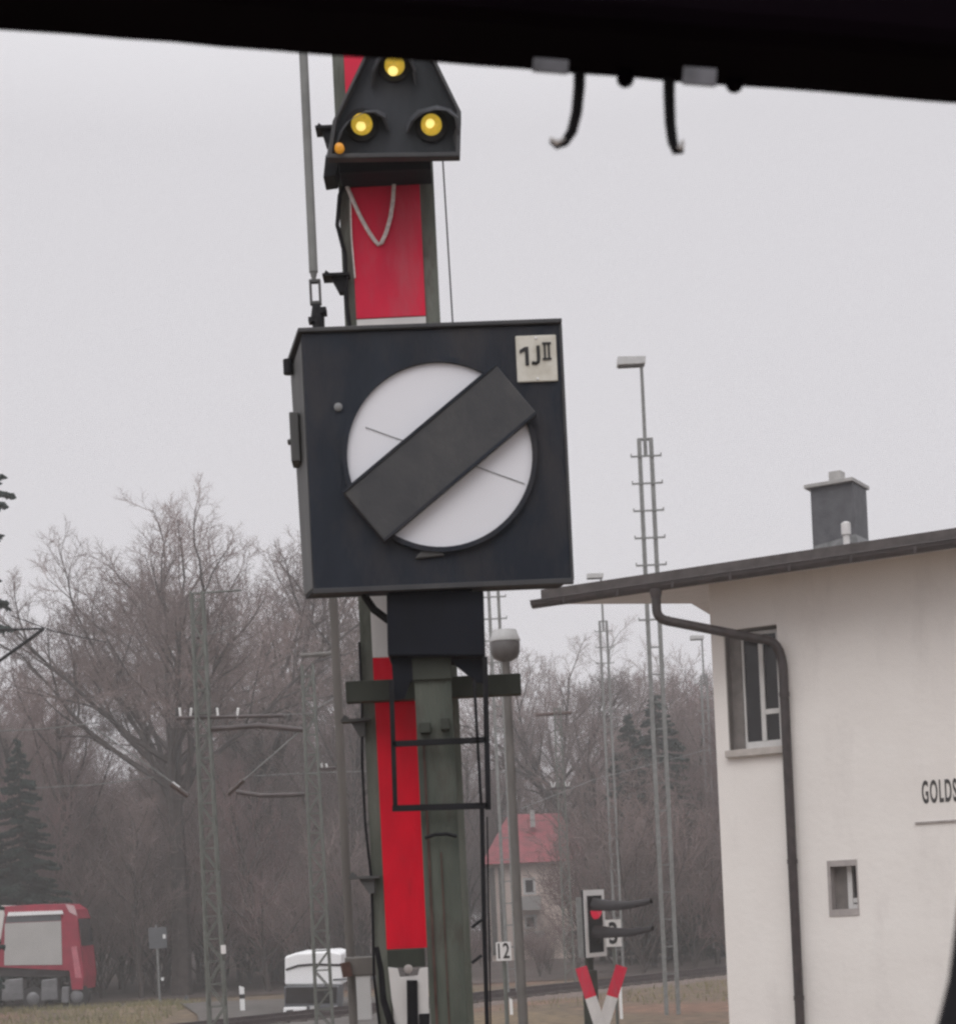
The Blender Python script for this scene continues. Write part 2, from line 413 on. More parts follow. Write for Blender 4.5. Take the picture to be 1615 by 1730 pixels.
# windows
wx0, wz1 = HP(1222, 1066); wx1, wz0 = HP(1321, 1262)
sx0, sz1 = HP(1397, 1455); sx1, sz0 = HP(1451, 1546)
def wall_with_holes(x0, x1, z0, z1f, holes, th):
    mb = MB()
    xs = sorted({x0, x1, *[h[0] for h in holes], *[h[1] for h in holes]})
    zs = sorted({z0, z1f, *[h[2] for h in holes], *[h[3] for h in holes]})
    for i in range(len(xs) - 1):
        for j in range(len(zs) - 1):
            mxx, mz = (xs[i] + xs[i + 1]) / 2, (zs[j] + zs[j + 1]) / 2
            if any(h[0] < mxx < h[1] and h[2] < mz < h[3] for h in holes): continue
            mb.add([(xs[i], 0, zs[j]), (xs[i + 1], 0, zs[j]), (xs[i + 1], 0, zs[j + 1]), (xs[i], 0, zs[j + 1])], [(0, 1, 2, 3)])
    for h in holes:
        a, b, c, d = h
        mb.add([(a, 0, c), (a, 0, d), (a, th, d), (a, th, c)], [(0, 1, 2, 3)])
        mb.add([(b, 0, c), (b, 0, d), (b, th, d), (b, th, c)], [(0, 1, 2, 3)])
        mb.add([(a, 0, d), (b, 0, d), (b, th, d), (a, th, d)], [(0, 1, 2, 3)])
        mb.add([(a, 0, c), (b, 0, c), (b, th, c), (a, th, c)], [(0, 1, 2, 3)])
    return mb
wl = wall_with_holes(0, LW, -0.2, soff(0) + 0.02, [(wx0, wx1, wz0, wz1), (sx0, sx1, sz0, sz1)], 0.36)
RY = 4.2                                                      # ridge line
zr = soff(RY) - 0.02
for xx in (0, LW):
    wl.add([(xx, 0, -0.2), (xx, DW, -0.2), (xx, DW, soff(0)), (xx, RY, zr), (xx, 0, soff(0) + 0.02)], [(0, 1, 2, 3, 4)])
wl.add([(0, DW, -0.2), (LW, DW, -0.2), (LW, DW, soff(0)), (0, DW, soff(0))], [(0, 1, 2, 3)])
wl.build('wall', M['plaster'], house, local=True)
rx0, rx1 = -EO + 0.09, LW + 1.2
def slab(z_lo, z_hi, x0, x1, yf, yb):
    mb = MB()
    pf = [(yf, soff(yf)), (RY, soff(RY)), (yb, soff(2 * RY - yb))]
    v = []
    for x in (x0, x1):
        for dz in (z_lo, z_hi):
            for (y, z) in pf: v.append((x, y, z + dz))
    f = [(0, 1, 7, 6), (1, 2, 8, 7), (3, 9, 10, 4), (4, 10, 11, 5), (0, 6, 9, 3), (2, 5, 11, 8),
         (0, 3, 4, 1), (1, 4, 5, 2), (6, 7, 10, 9), (7, 8, 11, 10)]
    return mb.add(v, f)
slab(0.0, 0.05, rx0 + 0.02, rx1 - 0.02, -OV + 0.03, DW + 0.8).build('soffit', M['soffit'], house, local=True)
roof = slab(0.052, 0.20, rx0, rx1, -OV, DW + 0.85).build('roof', M['roof'], house, local=True)
# gutter along the front eaves, half round with a bead
gt = MB()
gprof = [(math.cos(a) * 0.075, math.sin(a) * 0.085) for a in [math.pi + k * math.pi / 8 for k in range(9)]] + [(0.075, 0.02), (-0.075, 0.02)]
gzc = ZE + 0.085
vsg = []
for x in (-EO, rx1 + 0.02):
    for (yy, zz) in gprof: vsg.append((x, -OV - 0.078 + yy, gzc + zz))
ng = len(gprof)
gt.add(vsg, [tuple(range(ng)), tuple(range(2 * ng - 1, ng - 1, -1))] + [(i, ng + i, ng + (i + 1) % ng, (i + 1) % ng) for i in range(ng)])
gt.tube([(-EO, -OV - 0.155, gzc + 0.015), (rx1, -OV - 0.155, gzc + 0.015)], 0.012, 6)
kx = -EO + 0.5
while kx < rx1:
    gt.bb(kx, kx + 0.03, -OV - 0.158, -OV - 0.150, gzc - 0.085, gzc + 0.02); kx += 0.8
gutter = gt.build('gutter', M['gutter'], house, local=True)
# downpipe
t0x, _ = HP(1108, 1012, OV + 0.078)
x1d, z1d = HP(1112, 1042, OV + 0.078)
x2d, z2d = HP(1296, 1090, 0.11); x3d, z3d = HP(1322, 1122, 0.11)
def bez(a, b, c, n=6):
    a, b, c = Vector(a), Vector(b), Vector(c)
    return [a * (1 - t) ** 2 + b * 2 * t * (1 - t) + c * t * t for t in [k / n for k in range(n + 1)]]
yo = -OV - 0.078
dpp = [(t0x, yo, gzc - 0.05)] + bez((t0x, yo, z1d + 0.10), (t0x, yo, z1d - 0.02), tuple(Vector((t0x, yo, z1d - 0.02)).lerp(Vector((x2d, -0.11, z2d)), 0.09)))
dpp += bez(tuple(Vector((t0x, yo, z1d)).lerp(Vector((x3d, -0.11, z2d)), 0.90)), (x3d, -0.11, z2d - 0.02), (x3d, -0.11, z3d - 0.12)) + [(x3d, -0.11, 0.0)]
dp = MB().tube(dpp, 0.062, 14)
for zz in (z3d - 0.4, z3d - 2.6, z3d - 4.4):
    dp.lathe([(0.07, -0.03), (0.07, 0.03)], (x3d, -0.11, zz), 14)
    dp.bb(x3d - 0.015, x3d + 0.015, -0.06, 0.0, zz - 0.012, zz + 0.012)
dp.lathe([(0.062, -0.12), (0.085, -0.02), (0.085, 0.0)], (t0x, yo, gzc - 0.06), 14)
dp.build('downpipe', M['gutter'], house, local=True, smooth=True)
# large window: brown reveal lining, white frame, dark panes, stone sill
wf = MB()
WD = wx1 - wx0
def wp(u, v): return HP(u, v, -0.24)
fx0 = wx0 + 0.17; fy0, fy1 = 0.17, 0.23
zc0, zc1 = wz0 + 0.03, wz1 - 0.03
def fbar(mb, x0, x1, z0, z1, y0=None, y1=None): mb.bb(x0, x1, fy0 if y0 is None else y0, fy1 if y1 is None else y1, z0, z1)
fw = wx1 - fx0
fbar(wf, fx0, fx0 + 0.03, zc0, zc1)
fbar(wf, fx0 + 0.03, wx1 - 0.005, zc0, zc0 + 0.09); fbar(wf, fx0 + 0.03, wx1 - 0.005, zc1 - 0.05, zc1)
mxm = fx0 + fw * 0.42
fbar(wf, mxm, mxm + 0.065, zc0 + 0.09, zc1 - 0.05, 0.16, 0.228)
fbar(wf, wx1 - 0.085, wx1 - 0.035, zc0 + 0.09, zc1 - 0.05, 0.165, 0.227)
zt = zc0 + (zc1 - zc0) * 0.28
fbar(wf, mxm + 0.065, wx1 - 0.085, zt, zt + 0.07, 0.163, 0.226)
win = wf.build('window', M['wframe'], house, local=True, bevel=0.004)
MB().bb(fx0 + 0.02, wx1 - 0.01, 0.20, 0.21, zc0 + 0.05, zc1 - 0.03).build('pane', M['glass'], win, local=True)
lin = MB(); lin.bb(wx0 + 0.002, wx0 + 0.012, 0.03, 0.30, wz0 + 0.002, wz1 - 0.002)
lin.bb(wx0 + 0.012, fx0, 0.15, 0.30, wz0 + 0.002, wz1 - 0.002); lin.bb(wx0 + 0.012, wx1 - 0.002, 0.03, 0.30, wz1 - 0.012, wz1 - 0.002)
lin.bb(wx1 - 0.012, wx1 - 0.002, 0.03, 0.30, wz0 + 0.002, wz1 - 0.012)
lin.build('window_lining', M['reveal'], win, local=True)
MB().bb(wx0 - 0.03, wx1 + 0.06, -0.10, 0.20, wz0 - 0.085, wz0 + 0.012).build('sill', M['sill'], win, local=True, bevel=0.008)
# small window
sf = MB()
sf.bb(sx0 - 0.004, sx1 + 0.004, -0.012, 0.30, sz1 - 0.075, sz1 + 0.004)
sf.bb(sx0 - 0.004, sx1 + 0.004, -0.012, 0.30, sz0 - 0.004, sz0 + 0.085)
sf.bb(sx0 - 0.004, sx0 + 0.035, -0.012, 0.30, sz0 + 0.085, sz1 - 0.075)
sf.bb(sx1 - 0.012, sx1 + 0.004, -0.012, 0.30, sz0 + 0.085, sz1 - 0.075)
sfw = sf.build('small_window', M['surround'], house, local=True)
j0, j1 = sz0 + 0.085, sz1 - 0.075
MB().bb(sx0 + 0.035, sx0 + 0.21, 0.17, 0.26, j0, j1).build('window_lining', M['reveal'], sfw, local=True)
ff = MB()
ff.bb(sx0 + 0.21, sx0 + 0.275, 0.14, 0.24, j0, j1); ff.bb(sx0 + 0.275, sx1 - 0.012, 0.14, 0.239, j0, j0 + 0.06)
ff.bb(sx0 + 0.275, sx1 - 0.012, 0.15, 0.238, j0 + 0.075, j0 + 0.14)
ff.build('window_frame', M['wframe'], sfw, local=True, bevel=0.003)
MB().bb(sx0 + 0.05, sx1 - 0.012, 0.27, 0.275, j0, j1).build('pane', M['glass'], sfw, local=True)
# station sign board with letters
bx0, bz0 = HP(1547, 1389)
lx0, lz0 = HP(1558, 1358); lx1, lz1 = HP(1558, 1321); lx2, _ = HP(1611, 1352)
board = MB().bb(bx0, bx0 + 3.2, -0.006, -0.001, bz0, bz0 + 0.78).build('station_sign', M['plaster'], house, local=True)
th = lz1 - lz0
MB().bb(bx0 - 0.01, bx0 + 3.21, -0.03, -0.002, bz0 - 0.022, bz0 - 0.002).build('board_shadow_strip', M['surround'], board, local=True)  # grey strip stands in for the shadow line under the board
tm = text_mesh('lettering', 'GOLDSHÖFE', mat('grey_letter_paint', (0.055, 0.052, 0.052), 0.7, scale=30), board, Matrix.Translation((lx0, -0.010, lz0)), th * 1.28, xs=0.31, bold=0.022, ext=0.006, sp=1.22, local=True)
# chimney, its cap and the pot, on the roof
chy = 1.6
cxl, czt = HP(1368, 826, -chy); cxr, _ = HP(1440, 826, -chy); _, czb = HP(1380, 905, -chy)
ch = MB(); ch.bb(cxl, cxr, chy, chy + 0.6, soff(chy) + 0.25, czt)
ch_o = ch.build('chimney', M['slate'], house, local=True, bevel=0.006)
cc = MB(); cc.bb(cxl - 0.07, cxr + 0.025, chy - 0.07, chy + 0.67, czt + 0.002, czt + 0.055)
cc.build('chimney_cap', M['concrete'], ch_o, local=True, bevel=0.006)
pcx = cxl + (cxr - cxl) * 0.48
MB().bb(pcx - 0.085, pcx + 0.085, chy + 0.2, chy + 0.4, czt + 0.056, czt + 0.24).build('chimney_pot', M['concrete'], ch_o, local=True)
fl = MB(); fl.prism([(cxl + 0.04, soff(chy) + 0.1), (cxr + 0.12, soff(chy) + 0.1), (cxr + 0.02, soff(chy) + 0.50), (cxl + 0.03, soff(chy) + 0.42)], chy - 0.03, chy + 0.65)
fl.build('flashing', M['flash'], ch_o, local=True)
vp_x, vp_z = HP(1430, 885, -chy + 0.3)
vpm = MB(); vpm.lathe([(0.045, -0.62), (0.045, -0.16), (0.065, -0.16), (0.065, 0.0), (0.03, 0.02)], (vp_x, chy - 0.35, vp_z), 14)
vpm.build('vent_pipe', M['white'], house, local=True, smooth=True)

# ------------------------------------------------------------------ main signal mast (two channels, red and white panel, yellow lamps)
YM = 6.62; km = YM / F
mb_ = W(700, 1800, YM)
mast = empty('signal_mast', (mb_.x, YM, 0), 'green steel mast with red and white panel and a triangle of yellow lamps', 'signal mast')
def mx_at(u, v): return W(u, v, YM).x
xl0 = W(577, 420, YM).x; xl1 = W(600, 420, YM).x
xp0 = W(597, 420, YM).x; xp1 = W(714, 420, YM).x
xr0 = W(711, 420, YM).x; xr1 = W(738, 420, YM).x
ztop = W(650, -180, YM).z
def channel(x0, x1, side):
    c = MB()
    c.bb(x0, x1, YM - 0.004, YM + 0.006, 0, ztop)
    xw = x0 if side < 0 else x1 - 0.008
    c.bb(xw, xw + 0.008, YM + 0.006, YM + 0.10, 0, ztop)
    c.bb(x0, x1, YM + 0.10, YM + 0.108, 0, ztop)
    return c.build('channel_post', M['green'], mast)
channel(xl0, xl1, -1); channel(xr0, xr1, 1)
def panel(v0, v1, m, nm, dy=0.0):
    z1, z0 = W(655, v0, YM).z, W(655, v1, YM).z
    p = MB(); p.bb(xp0, xp1, YM - 0.016 - dy, YM - 0.008, z0, z1)
    return p.build(nm, m, mast, bevel=0.002)
panel(-160, 96 - 0, M['red'], 'red_panel'); panel(96.5, 297, M['red'], 'red_panel'); panel(297.5, 539, M['red'], 'red_panel', 0.004)
panel(539.5, 1111, M['white'], 'white_panel'); panel(1111.5, 1604, M['red2'], 'red_panel')
# notch plate on the lower red panel, small tag
# crossarm in front of the panel
zc = W(640, 1168, 6.45).z
ca = MB(); ca.bb(W(585, 1170, 6.45).x, W(880, 1160, 6.45).x, 6.42, 6.48, zc - 0.038, zc + 0.038)
ca.bb(W(585, 1170, 6.45).x, W(880, 1160, 6.45).x, 6.48, 6.56, zc + 0.030, zc + 0.037)
ca.build('crossarm', M['dkgreen'], mast, bevel=0.003)
# step irons on the left channel
for (u0, u1, v) in ((534, 556, 224), (546, 578, 472), (577, 612, 1222), (590, 628, 1487)):
    s = MB(); p = W(u1, v, YM - 0.02); a = W(u0, v, YM - 0.02)
    hgt = (u1 - u0) * km
    z = p.z
    s.bb(a.x, p.x + 0.03, YM - 0.05, YM + 0.03, z + 0.006, z + 0.016)
    s.prism([(p.x - hgt * 0.55, z + 0.006), (p.x + 0.01, z + 0.006), (p.x + 0.01, z - 0.05), (p.x - 0.012, z - 0.05)], YM - 0.03, YM + 0.01)
    s.prism([(a.x, z + 0.012), (a.x + 0.012, z + 0.034), (a.x + 0.030, z + 0.020), (a.x + 0.016, z + 0.010)], YM - 0.03, YM + 0.0)
    s.build('step_iron', M['black' if v < 600 else 'caseside'], mast)
# horn shaped bracket below the lamp housing
hb = MB(); b0 = W(564, 296, YM)
hb.prism([(b0.x - 0.033, b0.z - 0.048), (b0.x + 0.012, b0.z - 0.044), (b0.x + 0.03, b0.z + 0.012), (b0.x + 0.012, b0.z + 0.036), (b0.x - 0.02, b0.z + 0.036)], YM - 0.10, YM + 0.02)
hb.build('bracket', M['black'], mast, bevel=0.003)
# clamp plate under the lamp housing
cp = MB(); zz1, zz0 = W(650, 264, 6.5).z, W(650, 296, 6.5).z
cp.bb(W(574, 280, 6.5).x, W(728, 280, 6.5).x, 6.46, 6.60, zz0, zz1)
cp.build('clamp_plate', M['drive'], mast, bevel=0.003)
# cables on the left channel
cb = MB(); cbp = [W(u, v, YM - 0.03) for (u, v) in ((588, 300), (574, 330), (570, 380), (583, 430), (586, 520), (592, 560))]
cb.tube(cbp, 0.008, 8)
cb.build('cable', M['black'], mast, smooth=True); cb = MB()
cb2 = [W(u, v, YM - 0.02) for (u, v) in ((607, 1085), (612, 1180), (612, 1290), (617, 1390), (627, 1480), (630, 1560), (632, 1650), (642, 1740))]
cb.tube(cb2, 0.005, 8); cb.build('cable', M['black'], mast, smooth=True)
thin = MB(); thin.tube([W(592, 330, YM - 0.03), W(594, 400, YM - 0.03), W(600, 470, YM - 0.03)], 0.003, 6); thin.build('wire', M['rope'], mast)
# notched white lever plate at the foot of the panel
lv = MB()
def PZ(u, v, Y=6.55): p = W(u, v, Y); return (p.x, p.z)
lv.prism([PZ(656, 1634), PZ(662, 1690), PZ(676, 1760), PZ(676, 1880), PZ(728, 1880), PZ(723, 1634), PZ(709, 1636), PZ(706, 1648), PZ(676, 1651), PZ(672, 1636)], 6.54, 6.56)
lev = lv.build('lever_plate', M['white'], mast, bevel=0.002)
ls = MB(); ls.prism([PZ(687, 1656, 6.53), PZ(690, 1880, 6.53), PZ(709, 1880, 6.53), PZ(705, 1656, 6.53)], 6.525, 6.538)
ls.prism([PZ(708, 1713, 6.53), PZ(709, 1880, 6.53), PZ(727, 1880, 6.53), PZ(726, 1712, 6.53)], 6.524, 6.537)
ls.build('lever', M['black'], mast, bevel=0.002)
cl = MB(); cl.bb(W(655, 1620, 6.56).x, W(718, 1620, 6.56).x, 6.555, 6.6, W(690, 1634, 6.56).z, W(690, 1603, 6.56).z); cl.build('clamp_plate', M['dkgreen'], mast, bevel=0.003)
bt = MB(); bt.lathe([(0.017, 0), (0.017, 0.006), (0.008, 0.01)], W(690, 1637, 6.53), 14, axis='y'); bt.build('bolt', M['surround'], mast)
hose = MB(); hose.tube([W(u, v, 6.52) for (u, v) in ((636, 1600), (644, 1640), (648, 1690), (664, 1740), (668, 1800), (668, 1880))], [0.010, 0.011, 0.013, 0.015, 0.016, 0.016], 10); hose.build('hose', M['black'], mast, smooth=True)

# the lamp housing
YL = 6.30
lpz = lambda u, v: PZ(u, v, YL)
front = [lpz(553, 267), lpz(562, 204), lpz(612, 100), lpz(638, 44), lpz(706, 42), lpz(738, 104), lpz(779, 188), lpz(777, 264)]
hc = Vector((sum(p[0] for p in front) / 8, sum(p[1] for p in front) / 8))
inner = [tuple(hc + (Vector(p) - hc) * 0.93) for p in front]
back = [(p[0] - (0.016 if k < 4 else -0.0), p[1] + (0.075 if k in (0, 7) else 0.03)) for k, p in enumerate(front)]
frontb = [(p[0], p[1] + (0.018 if k in (0, 7) else 0.0)) for k, p in enumerate(front)]
hous = MB()
n8 = 8
# outer shell with a rim, face plate set back a little
hous.prism(frontb, YL + 0.045, YL + 0.17, back)
rim = MB()
vs8 = []
for ring_, yy in ((front, YL), (inner, YL), (inner, YL + 0.043), (front, YL + 0.043)):
    vs8 += [(p[0], yy, p[1]) for p in ring_]
fs8 = []
for i in range(8):
    j = (i + 1) % 8
    for a in range(4):
        b = (a + 1) % 4
        fs8.append((a * 8 + i, a * 8 + j, b * 8 + j, b * 8 + i))
M['hoodlit'] = mat('hood_toplit_grey', (0.085, 0.090, 0.102), 0.5, scale=8, var=0.4)  # hood colour lightened to paint in light from above on the lips
M['housing'] = mat('slate_grey_housing', (0.046, 0.050, 0.060), 0.6, scale=6, c2=(0.024, 0.028, 0.033), bump=0.2, streak=0.4, spec=0.2)
lh = hous.build('lamp_housing', M['housing'], mast, bevel=0.004)
rim.add(vs8, fs8).build('rim', M['bar'], lh, bevel=0.003)
def hood(lip, u, v):
    m = MB(); c = W(u, v, YL + 0.043); out_, inn_ = [], []
    P_ = [W(a, b, YL - 0.045) for a, b in lip]
    n = len(P_); vs, fs = [], []
    for k, p in enumerate(P_):
        e_ = abs(2 * k / (n - 1) - 1) ** 2                       # lip runs back to the plate at both ends
        f = Vector((p.x, p.y + 0.07 * e_, p.z)); d = Vector((p.x - c.x, 0, p.z - c.z)).normalized()
        bk = Vector((p.x * c.y / p.y, c.y, H + (p.z - H) * c.y / p.y)) + d * (-0.004 + 0.012 * (1 - e_))
        vs += [f, bk, f + d * 0.010, bk + d * 0.012]
    for k in range(n - 1):
        a, b2 = 4 * k, 4 * k + 4
        fs += [(a, a + 1, b2 + 1, b2), (a + 2, b2 + 2, b2 + 3, a + 3), (a, b2, b2 + 2, a + 2)]
    m.add(vs, fs).build('hood', M['hoodlit'], lh, smooth=True)
for lip, u, v in ((((564, 254), (570, 236), (580, 217), (594, 202), (612, 192), (630, 188), (645, 192), (652, 205)), 612, 213),
                  (((690, 208), (699, 197), (714, 189), (734, 185), (754, 187), (768, 196), (771, 212), (766, 232)), 729, 214),
                  (((629, 130), (633, 112), (643, 98), (658, 90), (676, 90), (690, 98), (698, 112), (699, 126)), 667, 114)):
    hood(lip, u, v)
for (u, v, r, core) in ((667, 114, 0.0365, (-3, 6)), (612, 213, 0.0385, (-2, 0)), (729, 214, 0.038, (-2, -5))):
    m = MB(); m.ring(W(u, v, YL + 0.045), r * 0.98, r * 1.55, -0.012, -0.0025, 28); m.build('lens_ring_shade', M['black'], lh)  # black ring widened to paint in the shade of the lamp recess
    m = MB(); m.lathe([(r, 0.004), (r * 0.97, 0.022), (r * 0.8, 0.032), (r * 0.5, 0.040), (r * 0.1, 0.043)], W(u, v, YL + 0.045), 28, axis='y'); m.build('lens', M['lens'], lh, smooth=True)
    m = MB(); m.lathe([(0.018, 0.0), (0.015, 0.006), (0.005, 0.010)], W(u + core[0], v + core[1], YL + 0.009), 14, axis='y'); m.build('lamp_core', M['core'], lh, smooth=True)
    if u == 612: m = MB(); m.lathe([(0.018, 0.003), (0.016, 0.018), (0.006, 0.024)], W(574, 252, YL + 0.002), 18, axis='y'); m.build('small_lens', M['amber'], lh, smooth=True)

# white cable loop hanging in front of the red panel
rope = MB(); rp_ = [W(u, v, YM - 0.03) for (u, v) in ((586, 314), (597, 340), (609, 366), (621, 388), (632, 405), (639, 413), (645, 410), (653, 392), (660, 366), (664, 338), (666, 306))]
rope.tube(rp_, 0.0078, 10)
tag(rope.build('hanging_cable', M['rope'], smooth=True), 'white cable hanging in a V loop across the upper red panel of the mast', 'cable')

# thin wire to the right of the mast
wr = MB(); wr.tube([W(725, -120, 6.5), W(738, 105, 6.5), W(765, 549, 6.3)], 0.0032, 6)
tag(wr.build('signal_wire', M['black']), 'thin dark wire running up beside the right edge of the lamp housing', 'wire')

# ------------------------------------------------------------------ shunting signal: disc with bar in a square black case
YS = 6.0; ks = YS / F
sc_ = W(739, 772, YS)
shb = W(770, 1500, 6.1)
sh = empty('shunting_signal', (shb.x, 6.1, 0), 'square black signal case with white disc crossed by a slanting bar, on green post', 'signal')
TS = Matrix.Translation(sc_) @ Matrix.Rotation(R(2.0), 4, 'Z')
hw, hh = 436 * ks / 2, 434 * ks / 2
cs = MB(TS)
fpoly = [(-hw, -hh), (hw, -hh), (hw, hh), (-hw, hh)]
bpoly = [(-hw - 0.045, -hh + 0.02), (hw - 0.02, -hh + 0.02), (hw - 0.02, hh - 0.02), (-hw - 0.055, hh - 0.035)]
cs.prism(fpoly, 0.0, 0.27, bpoly)
case = cs.build('signal_case', M['case'], sh, bevel=0.006)
side = MB(TS)           # grey steel strip of the case's left side, hinge box and lid
side.prism([(-hw - 0.002, -hh + 0.02), (-hw - 0.008, hh - 0.03)], 0.03, 0.25, [(-hw - 0.040, -hh + 0.03), (-hw - 0.051, hh - 0.04)]) if False else None
sv = [(-hw - 0.004, 0.01, -hh + 0.012), (-hw - 0.004, 0.01, hh - 0.02), (-hw - 0.059, 0.26, hh - 0.05), (-hw - 0.049, 0.26, -hh + 0.03),
      (-hw + 0.004, 0.02, -hh + 0.012), (-hw + 0.004, 0.02, hh - 0.02), (-hw - 0.05, 0.262, hh - 0.05), (-hw - 0.04, 0.262, -hh + 0.03)]
side.add(sv, [(0, 1, 2, 3), (4, 7, 6, 5), (0, 4, 5, 1), (2, 6, 7, 3), (1, 5, 6, 2), (0, 3, 7, 4)])
side.build('side_plate', M['caseside'], sh)
lid = MB(TS)
lid.prism([(-hw - 0.012, hh + 0.001), (hw + 0.006, hh + 0.001), (hw + 0.006, hh + 0.016), (-hw - 0.012, hh + 0.016)], -0.014, 0.28,
          [(-hw - 0.075, hh - 0.03), (hw, hh - 0.01), (hw, hh + 0.012), (-hw - 0.075, hh - 0.01)])
lid.build('lid', M['bar'], sh, bevel=0.003)
lip = MB(TS); lip.bb(-hw - 0.004, hw + 0.004, -0.008, 0.02, -hh - 0.012, -hh + 0.006); lip.bb(hw - 0.004, hw + 0.006, -0.006, 0.05, -hh, hh)
lip.build('edge_strip', M['bar'], sh, bevel=0.002)
kn = MB(TS); kn.lathe([(0.018, -0.02), (0.018, 0.03)], (-hw - 0.062, 0.20, hh - 0.055), 12); kn.build('hinge', M['black'], sh)
lt = MB(TS); lt.bb(-hw - 0.062, -hw - 0.03, 0.10, 0.2, 0.03, 0.20); lt.bb(-hw - 0.074, -hw - 0.06, 0.13, 0.16, 0.10, 0.115); lt.build('latch', M['caseside'], sh, bevel=0.004)
# disc, rim, bar
dx_, dz_ = (W(743, 770, YS) - sc_).x, (W(743, 770, YS) - sc_).z
rd_ = 313 * ks / 2
dm = MB(TS); dm.disc((dx_, 0, dz_), rd_, -0.006, -0.001, 72); disc = dm.build('signal_disc', M['disc'], sh)
rm = MB(TS); rm.ring((dx_, 0, dz_), rd_ - 0.001, rd_ + 0.016, -0.022, -0.0015, 72); rm.build('disc_rim', M['case'], sh, smooth=True)
# thin crack line across the disc
ck = MB(TS)
a_, b_ = W(618, 724, YS) - sc_, W(886, 817, YS) - sc_
ck.bar((a_.x, -0.008, a_.z), (b_.x, -0.008, b_.z), 0.0025, 0.002); ck.build('seam', M['flash'], disc)
brm = MB(TS @ Matrix.Translation((dx_, 0, dz_)) @ Matrix.Rotation(-R(37.6), 4, 'Y'))
bw, bl = 0.109, 0.335
brm.prism([(-bl, -bw), (bl, -bw), (bl, bw), (-bl, bw)], -0.046, -0.010)
bar_ = brm.build('signal_bar', M['bar'], sh, bevel=0.005)
bl2 = MB(brm.M); bl2.bb(-bl, bl, -0.051, -0.044, bw - 0.008, bw + 0.001); bl2.bb(-bl, bl, -0.051, -0.044, -bw - 0.001, -bw + 0.008); bl2.build('bar_edge', M['case'], bar_)
# screw heads
sw = MB(TS)
for (u, v, r) in ((572, 690, 0.014), ):
    p = W(u, v, YS) - sc_; sw.lathe([(r, 0.0), (r, 0.008), (r * 0.4, 0.012)], (p.x, 0, p.z), 12, axis='y')
sw.build('bolt', M['flash'], sh)
lg = MB(TS); p = W(726, 938, YS) - sc_
lg.prism([(p.x - 0.05, p.z - 0.012), (p.x + 0.05, p.z - 0.006), (p.x + 0.035, p.z + 0.016), (p.x - 0.03, p.z + 0.012)], -0.014, 0.0); lg.build('catch', M['caseside'], sh, bevel=0.003)
# number plate
p0, p1 = W(874, 646, YS) - sc_, W(939, 562, YS) - sc_
pl = MB(TS); pl.bb(p0.x, p1.x, -0.010, -0.002, p0.z, p1.z - 0.004); plate = pl.build('number_plate', M['plate'], sh, bevel=0.004)
q0 = W(879, 620, YS) - sc_
gl = MB(TS); gx_, gz_ = p0.x + 0.012, p0.z + 0.056
gl.bb(gx_ + 0.018, gx_ + 0.030, -0.014, -0.011, gz_, gz_ + 0.062)
gl.prism([(gx_, gz_ + 0.040), (gx_ + 0.018, gz_ + 0.049), (gx_ + 0.018, gz_ + 0.062), (gx_, gz_ + 0.052)], -0.0135, -0.0115)
gl.build('lettering', M['ink'], plate)
gl = MB(TS)
jc = [(gx_ + 0.063, gz_ + 0.064), (gx_ + 0.063, gz_ + 0.020), (gx_ + 0.061, gz_ + 0.010), (gx_ + 0.054, gz_ + 0.006), (gx_ + 0.040, gz_ + 0.008)]
gl.tube([(p[0], -0.012, p[1]) for p in jc], 0.0058, 8); gl.build('lettering', M['ink'], plate)
nm_ = MB(TS)
ux, uz = p0.x + 0.089, p0.z + 0.074
for dx in (0.008, 0.022): nm_.bb(ux + dx - 0.0032, ux + dx + 0.0032, -0.014, -0.011, uz, uz + 0.055)
nm_.bb(ux, ux + 0.030, -0.0145, -0.0115, uz + 0.051, uz + 0.057); nm_.bb(ux, ux + 0.030, -0.0145, -0.0115, uz - 0.002, uz + 0.004)
nm_.build('lettering', M['ink'], plate)
for zz in (p0.z + 0.010, p1.z - 0.014):
    sb = MB(TS); sb.lathe([(0.005, 0.0), (0.004, 0.004)], ((p0.x + p1.x) / 2, -0.010, zz), 10, axis='y'); sb.build('bolt', M['porc'], plate)
# drive box under the case, with its brackets
YD = 6.04
dr = MB()
def DZ(u, v): p = W(u, v, YD); return (p.x, p.z)
dr.prism([DZ(655, 1108), DZ(820, 1108), DZ(817, 998), DZ(653, 1002)], YD, YD + 0.24)
dr.bb(W(655, 990, YD).x, W(798, 990, YD).x, YD + 0.02, YD + 0.2, W(700, 1001, YD).z - 0.002, W(700, 985, YD).z)
drive = dr.build('drive_box', M['drive'], sh, bevel=0.006)
gus = MB(); gus.prism([DZ(757, 1110), DZ(822, 1110), DZ(823, 1152), DZ(806, 1150)], YD + 0.05, YD + 0.07)
gus.build('gusset', M['drive'], sh); gus = MB(); gus.prism([DZ(660, 1109), DZ(720, 1109), DZ(712, 1132), DZ(692, 1150), DZ(682, 1178), DZ(665, 1180)], YD + 0.05, YD + 0.07)
gus.build('gusset', M['drive'], sh)
hs_ = MB(); hs_.tube([W(u, v, 6.2) for (u, v) in ((611, 985), (617, 1008), (632, 1030), (655, 1047), (680, 1055))], 0.014, 10); hs_.build('cable_conduit', M['black'], sh, smooth=True)
